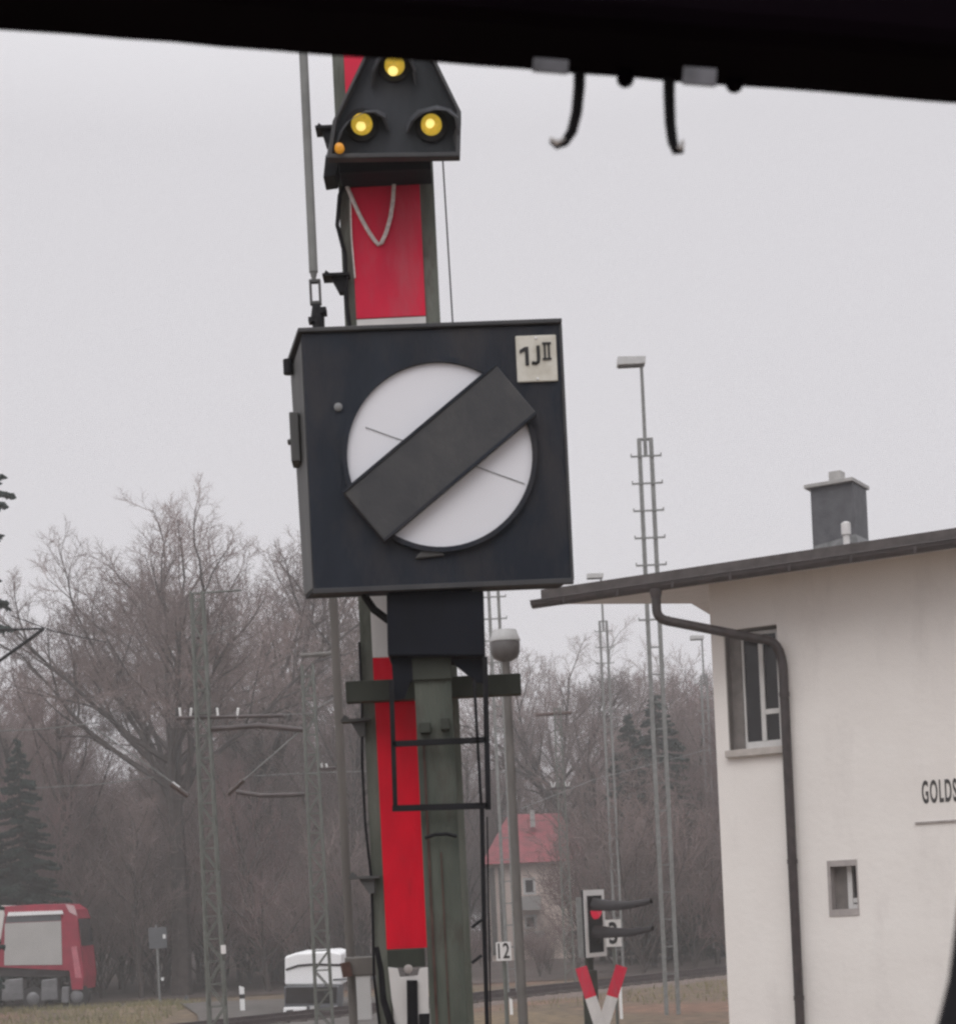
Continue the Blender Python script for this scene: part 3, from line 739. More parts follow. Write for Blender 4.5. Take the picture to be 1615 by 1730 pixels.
# post: H section
po = MB()
px0, px1 = W(712, 1400, 6.12).x, W(774, 1400, 6.12).x
zt_ = W(740, 1109, 6.12).z
po.bb(px0, px1, 6.10, 6.112, 0, zt_); po.bb(px0, px1, 6.21, 6.222, 0, zt_)
po.bb((px0 + px1) / 2 - 0.006, (px0 + px1) / 2 + 0.006, 6.112, 6.21, 0, zt_)
M['postgreen'] = mat('grimy_post_green', (0.105, 0.115, 0.095), 0.7, scale=8, c2=(0.048, 0.058, 0.047), bump=0.3, streak=0.25, stain=((0.055, 0.042, 0.036), 10, 0.52, 0.75, 0.4))
post = po.build('post', M['postgreen'], sh, bevel=0.002)
seam = MB()
seam.bb(px0 + 0.018, px0 + 0.026, 6.092, 6.0995, 0, W(740, 1250, 6.12).z); seam.build('conduit', M['rust'], post); seam = MB(); seam.bb(px0 + 0.062, px0 + 0.066, 6.094, 6.0995, 0, W(740, 1440, 6.12).z)
seam.build('conduit', M['rust'], post)
up = MB()           # clamp bolts and brackets on the upper post
up.bb(px0 + 0.012, px0 + 0.05, 6.06, 6.10, W(740, 1240, 6.12).z, W(740, 1222, 6.12).z)
up.build('clamp', M['dkgreen'], sh, bevel=0.003); up = MB(); up.bb(px0 + 0.085, px0 + 0.115, 6.06, 6.10, W(740, 1236, 6.12).z, W(740, 1216, 6.12).z)
up.build('clamp', M['dkgreen'], sh, bevel=0.003); up = MB(); up.bb(px0 - 0.004, px1 + 0.004, 6.085, 6.0985, W(740, 1150, 6.12).z, W(740, 1112, 6.12).z)
up.build('clamp', M['dkgreen'], sh, bevel=0.003)
hk = MB(); hk.tube([W(u, v, 6.07) for (u, v) in ((718, 1416), (735, 1410), (755, 1409), (772, 1413))], 0.006, 8); hk.build('hook', M['black'], sh)
# foot stirrup hanging from the drive box
st = MB(); kY = 6.05
def sbar(u0, v0, u1, v1, t=0.020): st.bar(W(u0, v0, kY), W(u1, v1, kY), t, 0.018)
sbar(661, 1150, 668, 1362, 0.016); sbar(819, 1110, 825, 1368, 0.018); sbar(664, 1257, 822, 1250, 0.020); sbar(663, 1366, 825, 1361, 0.021)
sbar(801, 1150, 813, 1362, 0.010)
st.build('foot_stirrup', M['black'], sh)
# pull wires down from the stirrup
pw = MB(); pw.tube([W(814, 1362, 6.05), W(818, 1560, 6.05), W(825, 1800, 6.05)], 0.0075, 8)
pw.tube([W(823, 1380, 6.2), W(829, 1740, 6.2)], 0.003, 6)
for v in (1562, 1622): pw.bar(W(797, v + 5, 6.05), W(814, v - 8, 6.05), 0.010, 0.010)
tag(pw.build('pull_wire', M['black'], smooth=True), 'black pull wires with two short pegs running down from the foot stirrup', 'wire')

# pull rod with turnbuckle, left of the mast
YR = 6.2
pr_b = W(530, 540, YR)
prod = empty('pull_rod', (pr_b.x, YR, pr_b.z), 'grey pull rod with an open turnbuckle rising from the signal case', 'rod')
r1 = MB(); r1.tube([W(503, -120, YR), W(513, 95, YR), W(530, 460, YR)], 0.0155, 14); r1.lathe([(0.0155, 0.01), (0.006, -0.03)], W(530, 460, YR), 14); r1.build('rod', M['galv'], prod, smooth=True)
r2 = MB()
c0 = W(533, 494, YR)
for s in (-1, 1): r2.box(c0 + Vector((s * 0.016, 0, 0)), (0.008, 0.02, 0.066))
for s in (-1, 1): r2.box(c0 + Vector((0, 0, s * 0.038)), (0.040, 0.021, 0.012))
r2.build('turnbuckle', M['caseside'], prod, bevel=0.002)
r3 = MB(); c1 = W(537, 533, YR)
r3.tube([c1 + Vector((-0.004, 0, 0.036)), c1, c1 + Vector((0.002, 0, -0.06))], [0.014, 0.024, 0.02], 12)
r3.box(c1 + Vector((0.012, 0, 0.012)), (0.04, 0.045, 0.022)); r3.box(c1 + Vector((-0.01, 0, -0.018)), (0.045, 0.04, 0.018))
r3.build('coupling', M['black'], prod, bevel=0.002)

# thin grey pole left of the mast
pb = W(588, 1640, 7.6)
gp = empty('steel_pole', (pb.x, 7.6, 0), 'slim grey brown steel pole with a junction box left of the signal mast', 'pole')
pm = MB(); xx_ = W(577, 1300, 7.6).x
pm.tube([(xx_, 7.6, 0), (xx_, 7.6, W(562, 985, 7.6).z)], 0.019, 14); pm.build('shaft', M['poleb'], gp, smooth=True)
jb = MB(); jb.bb(W(583, 1635, 7.5).x, W(641, 1635, 7.5).x, 7.5, 7.56, W(600, 1649, 7.5).z, W(600, 1617, 7.5).z); jb.build('junction_box', M['poleb'], gp, bevel=0.006)
kb = MB(); kb.tube([W(583, 1626, 7.48), W(588, 1650, 7.48)], 0.022, 10); kb.build('clamp', M['rust'], gp)

# ------------------------------------------------------------------ cab window the photograph is taken through
YH = 0.62
hd = MB()
e0, e1 = W(-900, -21, YH), W(2500, 240, YH)
ed = (e1 - e0).normalized(); eu = Vector((-ed.z, 0, ed.x))
def HD(t, up_, y): p = e0 + ed * t + eu * up_; return (p.x, y, p.z)
Lh = (e1 - e0).length
cabw = empty('cab_window_frame', tuple(e0), 'black window header of the train cab across the top with two dangling hooks', 'window frame')
prof = [(0.30, YH + 0.004), (0.004, YH + 0.004), (0.001, YH + 0.003), (0.0, YH), (0.0, YH - 0.030), (0.002, YH - 0.036), (0.006, YH - 0.038), (0.30, YH - 0.038)]
nseg = 40; vs, fs = [], []
rh = random.Random(9)
for i in range(nseg + 1):
    wob = rh.uniform(-0.00035, 0.00035)
    for (u_, y_) in prof: vs.append(HD(Lh * i / nseg, u_ + wob, y_))
npf = len(prof)
for i in range(nseg):
    for j in range(npf):
        j2 = (j + 1) % npf
        fs.append((i * npf + j, i * npf + j2, (i + 1) * npf + j2, (i + 1) * npf + j))
fs += [tuple(range(npf)), tuple(nseg * npf + k for k in range(npf - 1, -1, -1))]
hd.add(vs, fs).build('header', M['rubber'], cabw)
kh = YH / F
for pts_, r_ in ((((980, 90), (978, 150), (974, 190), (966, 222), (954, 240), (940, 246), (929, 239)), 9.5),
                 (((1130, 110), (1130, 160), (1132, 210), (1136, 240), (1142, 255), (1150, 255), (1153, 243)), 9.5)):
    h_ = MB(); P_ = [W(u, v, YH) for (u, v) in pts_]
    h_.tube(P_, [r_ * kh * f for f in (1.1, 1.05, 1.0, 0.95, 0.85, 0.65, 0.3)], 12); hk_o = h_.build('hook', M['black'], cabw, smooth=True)
    MB().tube([P_[-3] + Vector((0, -0.001, 0.0006)), P_[-2] + Vector((0, -0.001, 0.0006)), P_[-1] + Vector((0, -0.001, 0.0008))], [0.0006, 0.0011, 0.0005], 10).build('hook_tip', M['porc'], hk_o, smooth=True)
for (u0, v0, u1, v1) in ((902, 101, 958, 123), (1155, 116, 1208, 144)):
    t_ = MB(); c_ = W((u0 + u1) / 2, (v0 + v1) / 2, YH - 0.042)
    t_.box(c_, ((u1 - u0) * kh, 0.0012, (v1 - v0) * kh), Matrix.Rotation(R(4.4 + 2.75), 3, 'Y')); t_.build('tape_patch', M['tape'], cabw, bevel=0.0004)
for (u, v) in ((1056, 128), (1240, 137)):
    s_ = MB(); s_.lathe([(15 * kh, 0.0), (14 * kh, 0.003), (6 * kh, 0.004)], W(u, v + 6, YH - 0.002), 16, axis='y'); s_.build('screw', M['rubber'], cabw)
sl_ = MB(); sl_.tube([W(u, v, 0.42) for (u, v) in ((1668, 1300), (1655, 1420), (1642, 1540), (1631, 1660), (1617, 1730), (1596, 1800), (1560, 1900))], [0.0010, 0.0028, 0.0036, 0.0042, 0.0046, 0.0048, 0.005], 16)
tag(sl_.build('wiper_arm', M['black'], smooth=True), 'dark blurred curved arm at the lower right edge in front of the plaster wall', 'wiper arm')

# ------------------------------------------------------------------ mushroom lamp post with number plate
YP = 25.0; kp = YP / F
lb = W(868, 1400, YP)
lx_ = W(868, 1400, YP).x
lamp = empty('lamp_post', (lx_, YP, 0), 'mushroom shaped lamp on a slim pole right of the shunting signal', 'lamp post')
zl = W(852, 1118, YP).z
MB().tube([(lx_, YP, 0), (lx_, YP, zl + 0.02)], [0.075, 0.055], 14).build('pole', M['poleb'], lamp, smooth=True)
MB().lathe([(0.07, 0.0), (0.17, 0.05), (0.205, 0.12), (0.21, 0.26), (0.20, 0.28)], (lx_, YP, zl), 24).build('lamp_bowl', M['smoke'], lamp, smooth=True)
MB().lathe([(0.215, 0.28), (0.22, 0.30), (0.19, 0.37), (0.17, 0.44), (0.08, 0.455)], (lx_, YP, zl), 24).build('lamp_cap', M['galvlt'], lamp, smooth=True)
n0, n1 = W(839, 1624, 24.8), W(863, 1591, 24.8)
ns = empty('number_sign', ((n0.x + n1.x) / 2, 24.85, 0), 'small white plate numbered 12 on a thin post beside the lamp pole', 'sign')
MB().tube([((n0.x + n1.x) / 2, 24.86, 0), ((n0.x + n1.x) / 2, 24.86, n1.z)], 0.03, 8).build('post', M['lattice'], ns)
np_ = MB().bb(n0.x, n1.x, 24.8, 24.82, n0.z, n1.z).build('plate', M['white'], ns, bevel=0.004)
text_mesh('lettering', '12', M['ink'], np_, Matrix.Translation((n0.x + 0.025, 24.797, n0.z + 0.035)), 0.215, xs=0.68, bold=0.012, ext=0.004)

# ------------------------------------------------------------------ yard light masts
def light_mast(Y, u, v, topz, label, head=0.75, full=True):
    k = W(u, v, Y); x = k.x
    t = empty('light_mast', (x, Y, 0), label, 'light mast', 'ladder-like yard light masts')
    zl_ = topz - 2.1
    for s in (-1, 1):
        MB().bar((x + s * 0.15, Y, -0.5), (x + s * 0.15, Y, zl_), 0.10, 0.12).build('leg', M['galv'], t)
    rg_ = MB(); z = zl_ - 0.42
    prof_ = [(-0.392, 0.075), (-0.392, -0.022), (0.392, -0.022), (0.392, 0.075), (0.362, 0.075), (0.362, 0.022), (-0.362, 0.022), (-0.362, 0.075)]
    rg_.prism([(x + p[0], z + p[1]) for p in prof_], Y - 0.085, Y - 0.062)
    r0 = rg_.build('rung', M['galv'], t)
    for kk_ in range(1, 7):
        rc = r0.copy(); col.objects.link(rc); rc.parent = t; rc.location.z -= 0.69 * kk_
    z -= 0.69 * 7
    r1_ = MB().bb(x - 0.099, x + 0.099, Y - 0.015, Y + 0.015, z - 0.018, z + 0.018).build('rung', M['galv'], t); kk_ = 1
    while z - 0.69 * kk_ > 0.6:
        rc = r1_.copy(); col.objects.link(rc); rc.parent = t; rc.location.z -= 0.69 * kk_; kk_ += 1
    tp = MB(); tp.bb(x - 0.20, x + 0.20, Y - 0.05, Y + 0.05, zl_, zl_ + 0.05); tp.tube([(x, Y, zl_ - 0.4), (x, Y, topz - 0.2)], [0.05, 0.042], 10); tp.build('top_tube', M['galv'], t)
    hd_ = MB(); hd_.prism([(x - 0.62, topz - 0.20), (x + 0.09, topz - 0.20), (x + 0.11, topz), (x - 0.60, topz + 0.02)], Y - 0.16, Y + 0.16)
    hm = hd_.build('lamp_head', M['galvlt'], t, bevel=0.02)
    MB().bb(x - 0.58, x + 0.06, Y - 0.12, Y + 0.12, topz - 0.222, topz - 0.203).build('lamp_glass', M['caseside'], hm)
    return t
zt1 = W(1083, 604, 45).z
light_mast(45, 1088, 718, zt1, 'tallest grey ladder mast with flat lamp, rising right of the black signal case')
light_mast(77, 1018, 1040, W(1015, 969, 77).z, 'grey ladder mast with a pale lamp just above the left end of the eaves')
light_mast(92, 1188, 1135, W(1180, 1074, 92).z, 'small far ladder mast with pale lamp close to the plaster wall corner')
light_mast(56, 834, 1010, W(834, 800, 56).z, 'ladder mast half hidden behind the drive box of the shunting signal')

# ------------------------------------------------------------------ overhead line masts
def lattice_mast(Y, u, v, topv, wid, label):
    x = W(u, v, Y).x; zt2 = W(u, topv, Y).z
    t = empty('overhead_line_mast', (x, Y, 0), label, 'overhead line mast', 'lattice overhead line masts')
    h = wid / 2
    for (sx_, sy_) in ((-1, -1), (1, -1), (-1, 1), (1, 1)):
        b = MB(); b.bar((x + sx_ * h * 1.25, Y + sy_ * h * 1.25, -0.5), (x + sx_ * h * 0.8, Y + sy_ * h * 0.8, zt2), 0.042, 0.042); b.build('corner_angle', M['lattice'], t)
    br = MB(); z = 0.1; s = 1; st_ = 0.42
    while z + st_ < zt2:
        f0 = h * (1.25 - 0.45 * z / zt2); f1 = h * (1.25 - 0.45 * (z + st_) / zt2)
        for yy in (-1, 1):
            br.bar((x - s * f0, Y + yy * f0, z), (x + s * f1, Y + yy * f1, z + st_), 0.026, 0.012)
            br.bar((x + s * f1, Y + yy * f1 * 0.99, z + st_), (x - s * f1, Y + yy * f1 * 0.99, z + st_), 0.022, 0.012)
        for xx in (-1, 1): br.bar((x + xx * f0, Y - s * f0, z), (x + xx * f1, Y + s * f1, z + st_), 0.026, 0.012, up=(1, 0, 0))
        z += st_; s = -s
    br.build('bracing', M['lattice'], t)
    return t, x
def arm(t, pts_, m, r, nm='cantilever'):
    return MB().tube(pts_, r, 8).build(nm, M[m], t)
def insul(t, a, b, m='porc'):
    a, b = Vector(a), Vector(b); d = b - a; n = 5
    mb2 = MB()
    pts_, rs_ = [], []
    for i in range(2 * n + 1):
        pts_.append(a + d * (i / (2 * n))); rs_.append(0.030 if i % 2 else 0.016)
    return mb2.tube(pts_, rs_, 10).build('insulator', M[m], t)
tA_, xA = lattice_mast(33, 343, 1200, 1000, 0.26, 'lattice overhead line mast in front of the big bare tree')
YA = 33
arm(tA_, [W(325, 1003, YA), W(408, 997, YA)], 'lattice', 0.018)
arm(tA_, [W(300, 1213, YA), W(480, 1209, YA)], 'rail', 0.035)
for u in (306, 322, 369, 401): insul(tA_, W(u, 1214, YA), W(u - 2 if u in (306, 369) else u + 2, 1196, YA))
arm(tA_, [W(357, 1232, YA), W(440, 1226, YA), W(512, 1233, YA)], 'rail', 0.05)
arm(tA_, [W(290, 1325, YA), W(318, 1345, YA)], 'insul', 0.05); arm(tA_, [W(385, 1342, YA), W(412, 1318, YA)], 'insul', 0.045)
insul(tA_, W(292, 1322, YA), W(304, 1331, YA)); insul(tA_, W(400, 1329, YA), W(410, 1320, YA))
arm(tA_, [W(158, 1228, YA), W(292, 1322, YA)], 'galv', 0.012, 'stay'); arm(tA_, [W(410, 1320, YA), W(510, 1233, YA)], 'galv', 0.014, 'stay')
MB().box(W(378, 1604, YA - 0.2), (0.09, 0.03, 0.16)).build('plate', M['white'], tA_)
MB().bb(xA - 0.45, xA + 0.45, YA - 0.45, YA + 0.45, 0, 0.5).build('footing', M['concrete'], tA_, bevel=0.03)
tB_, xB = lattice_mast(38, 533, 1400, 1122, 0.29, 'lattice overhead line mast standing in front of the white van')
YB = 38
arm(tB_, [W(508, 1108, YB), W(562, 1104, YB)], 'poleb', 0.05)
arm(tB_, [W(400, 1338, YB), W(440, 1344, YB), W(515, 1342, YB)], 'rail', 0.05)
arm(tB_, [W(540, 1299, YB), W(568, 1297, YB)], 'rail', 0.03)
for u in (545, 553): insul(tB_, W(u, 1299, YB), W(u - 2, 1290, YB))
MB().bb(xB - 0.45, xB + 0.45, YB - 0.45, YB + 0.45, 0, 0.4).build('footing', M['concrete'], tB_, bevel=0.03)
tC_, xC = lattice_mast(70, 946, 1300, 1195, 0.30, 'far lattice overhead line mast between the lamp pole and the crossing signal')
YCm = 70
arm(tC_, [W(905, 1208, YCm), W(966, 1204, YCm)], 'rust', 0.07)
arm(tC_, [W(925, 1332, YCm), W(964, 1330, YCm)], 'rail', 0.05)
for u in (933, 957):
    insul(tC_, W(u, 1330, YCm), W(u - 3, 1320, YCm)); insul(tC_, W(u + 2, 1330, YCm), W(u + 5, 1321, YCm))
# cantilever at the far left, its mast stands outside the picture
xo = W(-60, 1100, 36).x
tD_ = empty('overhead_line_mast', (xo, 36, 0), 'overhead line cantilever of dark tubes reaching in from the left edge above the trees', 'overhead line mast')
MB().bar((xo, 36, 0), (xo, 36, 9), 0.3, 0.3).build('pole', M['poleb'], tD_)
arm(tD_, [W(-62, 1066, 36), W(75, 1062, 36)], 'black', 0.022); arm(tD_, [W(75, 1062, 36), W(-60, 1160, 36)], 'black', 0.035)
def line_wire(nm, pts_, r, label, m='galv'):
    return tag(MB().tube(pts_, r, 5).build(nm, M[m]), label, 'wire')
line_wire('overhead_wire', [W(-30, 1236, 33), W(70, 1232, 33), W(165, 1221, 33)], 0.012, 'short pale overhead wire crossing the dark conifers at the left edge')
line_wire('overhead_wire', [W(60, 1331, 34), W(160, 1326, 34), W(260, 1313, 34)], 0.010, 'lower pale overhead wire in front of the left brush')
line_wire('overhead_wire', [W(20, 1040, 36), W(90, 1066, 37), W(180, 1085, 40)], 0.012, 'thin wire descending from the left edge into the big bare tree', 'black')
line_wire('overhead_wire', [W(330, 1076, 36), W(370, 1067, 36), W(405, 1051, 36)], 0.010, 'short pale wire beside the top of the lattice mast by the bare tree')
line_wire('overhead_wire', [W(400, 1212, 33), W(520, 1205, 38), W(580, 1170, 40)], 0.010, 'pale wire running from the insulators between the two lattice masts')
line_wire('overhead_wire', [W(430, 1311, 36), W(520, 1306, 38), W(620, 1303, 41)], 0.010, 'pale wire passing the lattice mast by the white van below its insulators')
line_wire('overhead_wire', [W(880, 1366, 50), W(1000, 1318, 60), W(1200, 1265, 75)], 0.012, 'faint wire rising across the wood behind the crossing signal')

# ------------------------------------------------------------------ level crossing signal and cross
YX = 31.0
cpx = W(1003, 1560, YX)
az = R(56)                    # the face points to the right and towards the camera
xs_ = empty('crossing_signal', (cpx.x, YX, 0), 'level crossing light with white bordered black plate, two long hoods and a red lamp lit', 'crossing signal', rz=az)
zc_ = cpx.z
def xbox(x0, x1, y0, y1, z0, z1): return MB().bb(x0, x1, y0, y1, z0, z1)
phw, phh = 0.35, 0.585
pp = xbox(-phw, phw, -0.02, 0.02, zc_ - phh, zc_ + phh).build('backing_plate', M['black'], xs_, local=True)
bd = MB()
for (x0, x1, z0, z1) in ((-phw, -phw + 0.10, -phh, phh), (phw - 0.08, phw, -phh, phh), (-phw + 0.10, phw - 0.08, phh - 0.10, phh), (-phw + 0.10, phw - 0.08, -phh, -phh + 0.075)):
    bd.bb(x0, x1, -0.030, -0.0205, zc_ + z0, zc_ + z1)
bd.build('border', M['porc'], pp, local=True)
xbox(-phw + 0.03, -phw + 0.06, 0.02, 0.16, zc_ - phh, zc_ + phh * 0.8).build('edge_rail', M['galv'], xs_, local=True)
for dz, lit in ((0.26, True), (-0.21, False)):
    b = MB(); b.lathe([(0.16, -0.26), (0.20, -0.20), (0.20, -0.02)], (0, 0, zc_ + dz), 20, axis='y'); b.build('lamp_body', M['black'], xs_, local=True, smooth=True)
    hm_ = MB(); n = 14; vs, fs = [], []
    Lh2 = 1.12
    for j in range(9):
        t = j / 8; sag = 0.05 * math.sin(t * math.pi) * -1 + 0.05 * t
        rr = 0.165 * (1 - 0.62 * t)
        for thick in (1.0, 0.93):
            for i in range(n + 1):
                a = (-0.35 + (math.pi + 0.7) * i / n) if t < 0.9 else (-0.35 + (math.pi + 0.7) * i / n)
                vs.append((rr * thick * math.cos(a), -0.031 - t * Lh2, zc_ + dz + 0.02 + sag + rr * thick * math.sin(a)))
    q = n + 1
    for j in range(8):
        for i in range(n):
            o = j * 2 * q
            fs += [(o + i, o + i + 1, o + 2 * q + i + 1, o + 2 * q + i), (o + q + i, o + 3 * q + i, o + 3 * q + i + 1, o + q + i + 1)]
    o = 16 * q
    for i in range(n): fs.append((o + i, o + i + 1, o + q + i + 1, o + q + i))
    hm_.add(vs, fs).build('hood', M['chassis'], xs_, local=True, smooth=True)
    ln = MB(); ln.lathe([(0.15, 0.031), (0.14, 0.08), (0.08, 0.13)], (0, 0, zc_ + dz - (0.04 if lit else 0)), 20, axis='y'); ln.build('lamp_lens', M['lred'] if lit else M['black'], xs_, local=True, smooth=True, label='red lamp, lit' if lit else None)
MB().tube([(0.0, 0.13, 0), (0.0, 0.13, zc_ + 0.4)], 0.075, 12).build('post', M['dkgreen'], xs_, local=True, smooth=True)
# St Andrew's cross on its own bracket in front of the post
YZ = 30.6
cb0 = W(1016, 1742, YZ)
sx_c = empty('crossing_cross', (cb0.x, YZ, 0), 'red and white crossing cross on a dark post under the crossing light', 'crossing sign')
cz = cb0.z
MB().bb(W(986, 1690, YZ + 0.15).x, W(1011, 1690, YZ + 0.15).x, YZ + 0.14, YZ + 0.30, 0, W(995, 1640, YZ).z).build('post', M['dkgreen'], sx_c)
for s in (-1, 1):
    tips = (W(981, 1634, YZ), W(1050, 1632, YZ))[0 if s < 0 else 1]
    d = Vector((tips.x - cb0.x, 0, tips.z - cz)); mid = d * 0.53
    dy_ = -0.03 if s < 0 else 0
    c3 = Vector((cb0.x, YZ + dy_, cz))
    for sg in (1, -1):
        MB().bar(c3 + mid * sg, c3 + d * sg, 0.20, 0.02).build('red_arm', M['red'], sx_c)
    MB().bar(c3 - mid * 0.999, c3 + mid * 0.999, 0.20, 0.02).build('white_arm', M['white'], sx_c)
# white plate behind the signal
wq0, wq1 = W(1024, 1600, 33.5), W(1048, 1553, 33.5)
wq = empty('number_board', ((wq0.x + wq1.x) / 2, 33.5, 0), 'white number board half covered by the hood of the crossing light', 'sign')
MB().tube([((wq0.x + wq1.x) / 2, 33.55, 0), ((wq0.x + wq1.x) / 2, 33.55, wq1.z)], 0.03, 8).build('post', M['lattice'], wq)
bq = MB().bb(wq0.x, wq1.x, 33.49, 33.51, wq0.z, wq1.z).build('plate', M['white'], wq)
text_mesh('lettering', '3', M['ink'], bq, Matrix.Translation((wq0.x + 0.06, 33.485, wq0.z + 0.05)), 0.42, xs=0.7, bold=0.02, ext=0.004)

# ------------------------------------------------------------------ small things along the road
def marker(Y, u, v0, v1, wpx, label, band=True):
    a, b = W(u, v1, Y), W(u, v0, Y); x = a.x; wd = wpx * Y / F
    t = empty('marker_post', (x, Y, 0), label, 'marker post')
    z0, z1 = a.z, b.z; hh_ = z1 - z0
    m = MB(); m.prism([(x - wd / 2, 0.0), (x + wd / 2, 0.0), (x + wd / 2, z1 - 0.06), (x - wd / 2, z1)], Y - 0.05, Y + 0.05)
    m.build('post', M['porc'], t)
    if band:
        zb = z0 + hh_ * 0.62
        MB().bb(x - wd / 2 - 0.004, x + wd / 2 + 0.004, Y - 0.054, Y + 0.054, zb - 0.07, zb + 0.07).build('black_band', M['ink'], t)
marker(55, 411, 1665, 1713, 8, 'white roadside marker post with a black band on the grass bank')
marker(48, 864, 1685, 1712, 5, 'small white marker post at the foot of the lamp pole', False)
marker(44, 1047, 1643, 1668, 5, 'thin white marker post right of the crossing cross', False)
YT = 67
tb = W(268, 1640, YT)
ts = empty('road_sign', (tb.x, YT, 0), 'grey back of a road sign on a tall thin pole right of the red truck', 'road sign')
MB().tube([(tb.x, YT, -0.5), (tb.x, YT, W(265, 1562, YT).z)], 0.045, 10).build('pole', M['galv'], ts)
s0, s1 = W(253, 1603, YT), W(282, 1566, YT)
MB().bb(s0.x, s1.x, YT - 0.075, YT - 0.055, s0.z, s1.z).build('plate', M['signgrey'], ts)
MB().box(W(275, 1654, YT - 0.1), (0.10, 0.03, 0.12)).build('reflector', M['porc'], ts); MB().box(W(278, 1582, YT - 0.1), (0.10, 0.03, 0.16)).build('reflector', M['porc'], ts)
t0_ = W(315, 1700, 64)
wt = empty('warning_triangle_sign', (t0_.x, 64, 0), 'low grey triangular sign back standing near the lattice mast foot', 'road sign')
tp_ = [PZ(297, 1716, 64), PZ(334, 1716, 64), PZ(315, 1680, 64)]
MB().prism(tp_, 63.98, 64.02).build('plate', M['signgrey'], wt); MB().tube([(t0_.x, 64.05, -0.4), (t0_.x, 64.05, t0_.z)], 0.03, 8).build('post', M['galv'], wt)
cbx = W(611, 1668, 48)
cab_ = empty('relay_cabinet', (cbx.x, 48, 0), 'pale trackside cabinet seen between the slim pole and the signal mast', 'cabinet')
k48 = 48 / F
MB().bb(cbx.x - 0.24, cbx.x + 0.24, 47.8, 48.2, 0, W(611, 1648, 48).z).build('body', M['tgrey'], cab_, bevel=0.02)
MB().bb(cbx.x - 0.27, cbx.x + 0.27, 47.77, 48.23, W(611, 1648, 48).z + 0.002, W(611, 1648, 48).z + 0.05).build('lid', M['galv'], cab_)

# ------------------------------------------------------------------ red truck on the road at the left
YTK = 71.0; kT = YTK / F
trk = empty('truck', (W(60, 1640, YTK).x, YTK, -0.36), 'red truck cab with a large pale grey side panel and a white trailer behind', 'truck')
def TZ(u, v): return PZ(u, v, YTK)
cabm = MB()
cabm.prism([TZ(-4, 1634), TZ(-4, 1532), TZ(60, 1528), TZ(112, 1527), TZ(126, 1536), TZ(131, 1550), TZ(137, 1600), TZ(142, 1650), TZ(140, 1672), TZ(122, 1672), TZ(118, 1640)], YTK, YTK + 2.4)
cabo = cabm.build('cab', M['tred'], trk, bevel=0.02)
MB().prism([TZ(8, 1631), TZ(9, 1560), TZ(104, 1556), TZ(106, 1630)], YTK - 0.03, YTK - 0.001).build('side_panel', M['tgrey'], trk, bevel=0.01)
MB().prism([TZ(10, 1559), TZ(12, 1547), TZ(103, 1544), TZ(104, 1555)], YTK - 0.025, YTK - 0.001).build('body_rail', M['signgrey'], trk)
MB().prism([TZ(14, 1548), TZ(16, 1541), TZ(106, 1538), TZ(108, 1544)], YTK - 0.10, YTK - 0.002).build('roof_trim', M['vwhite'], trk)
wsa, wsb = W(131.6, 1552, YTK), W(137.0, 1598, YTK)
MB().add([(wsa.x + 0.03, YTK + 0.15, wsa.z), (wsa.x + 0.03, YTK + 2.25, wsa.z), (wsb.x + 0.03, YTK + 2.25, wsb.z), (wsb.x + 0.03, YTK + 0.15, wsb.z), (wsa.x - 0.02, YTK + 0.15, wsa.z), (wsa.x - 0.02, YTK + 2.25, wsa.z), (wsb.x - 0.02, YTK + 2.25, wsb.z), (wsb.x - 0.02, YTK + 0.15, wsb.z)], [(0, 1, 2, 3), (4, 7, 6, 5), (0, 4, 5, 1), (1, 5, 6, 2), (2, 6, 7, 3), (3, 7, 4, 0)]).build('windscreen', M['glass'], trk)
MB().prism([TZ(121, 1600), TZ(130, 1598), TZ(139, 1652), TZ(128, 1652)], YTK - 0.02, YTK - 0.001).build('corner_highlight', mat('pink_highlight_red', (0.55, 0.16, 0.20), 0.4), trk)  # pink highlight on the red front column, painted as a strip
MB().prism([TZ(111, 1527), TZ(126, 1530), TZ(132, 1548), TZ(118, 1541)], YTK - 0.02, YTK - 0.001).build('roof_highlight', mat('pale_pink_highlight', (0.62, 0.42, 0.44), 0.4), trk)  # highlight on the red roof, painted as a pale patch
MB().bb(W(152, 1570, YTK).x, W(158, 1570, YTK).x, YTK - 0.3, YTK - 0.1, W(155, 1590, YTK).z, W(155, 1568, YTK).z).build('mirror', M['black'], trk, bevel=0.02)
MB().tube([(W(133, 1560, YTK).x, YTK + 0.1, W(133, 1560, YTK).z), (W(155, 1570, YTK).x, YTK - 0.2, W(155, 1566, YTK).z)], 0.02, 6).build('mirror_arm', M['black'], trk)
MB().prism([TZ(-160, 1650), TZ(-160, 1632), TZ(118, 1632), TZ(120, 1650)], YTK + 0.15, YTK + 2.2).build('chassis', M['chassis'], trk)
for (u0, u1) in ((2, 40), (68, 98)):
    MB().prism([TZ(u0, 1692), TZ(u0 + 1, 1656), TZ(u1 - 2, 1652), TZ(u1, 1690)], YTK + 0.1, YTK + 0.8).build('tank', M['tank'], trk, bevel=0.06)
MB().prism([TZ(104, 1694), TZ(105, 1668), TZ(117, 1667), TZ(117, 1694)], YTK + 0.0, YTK + 0.6).build('step_box', M['tank'], trk, bevel=0.03)
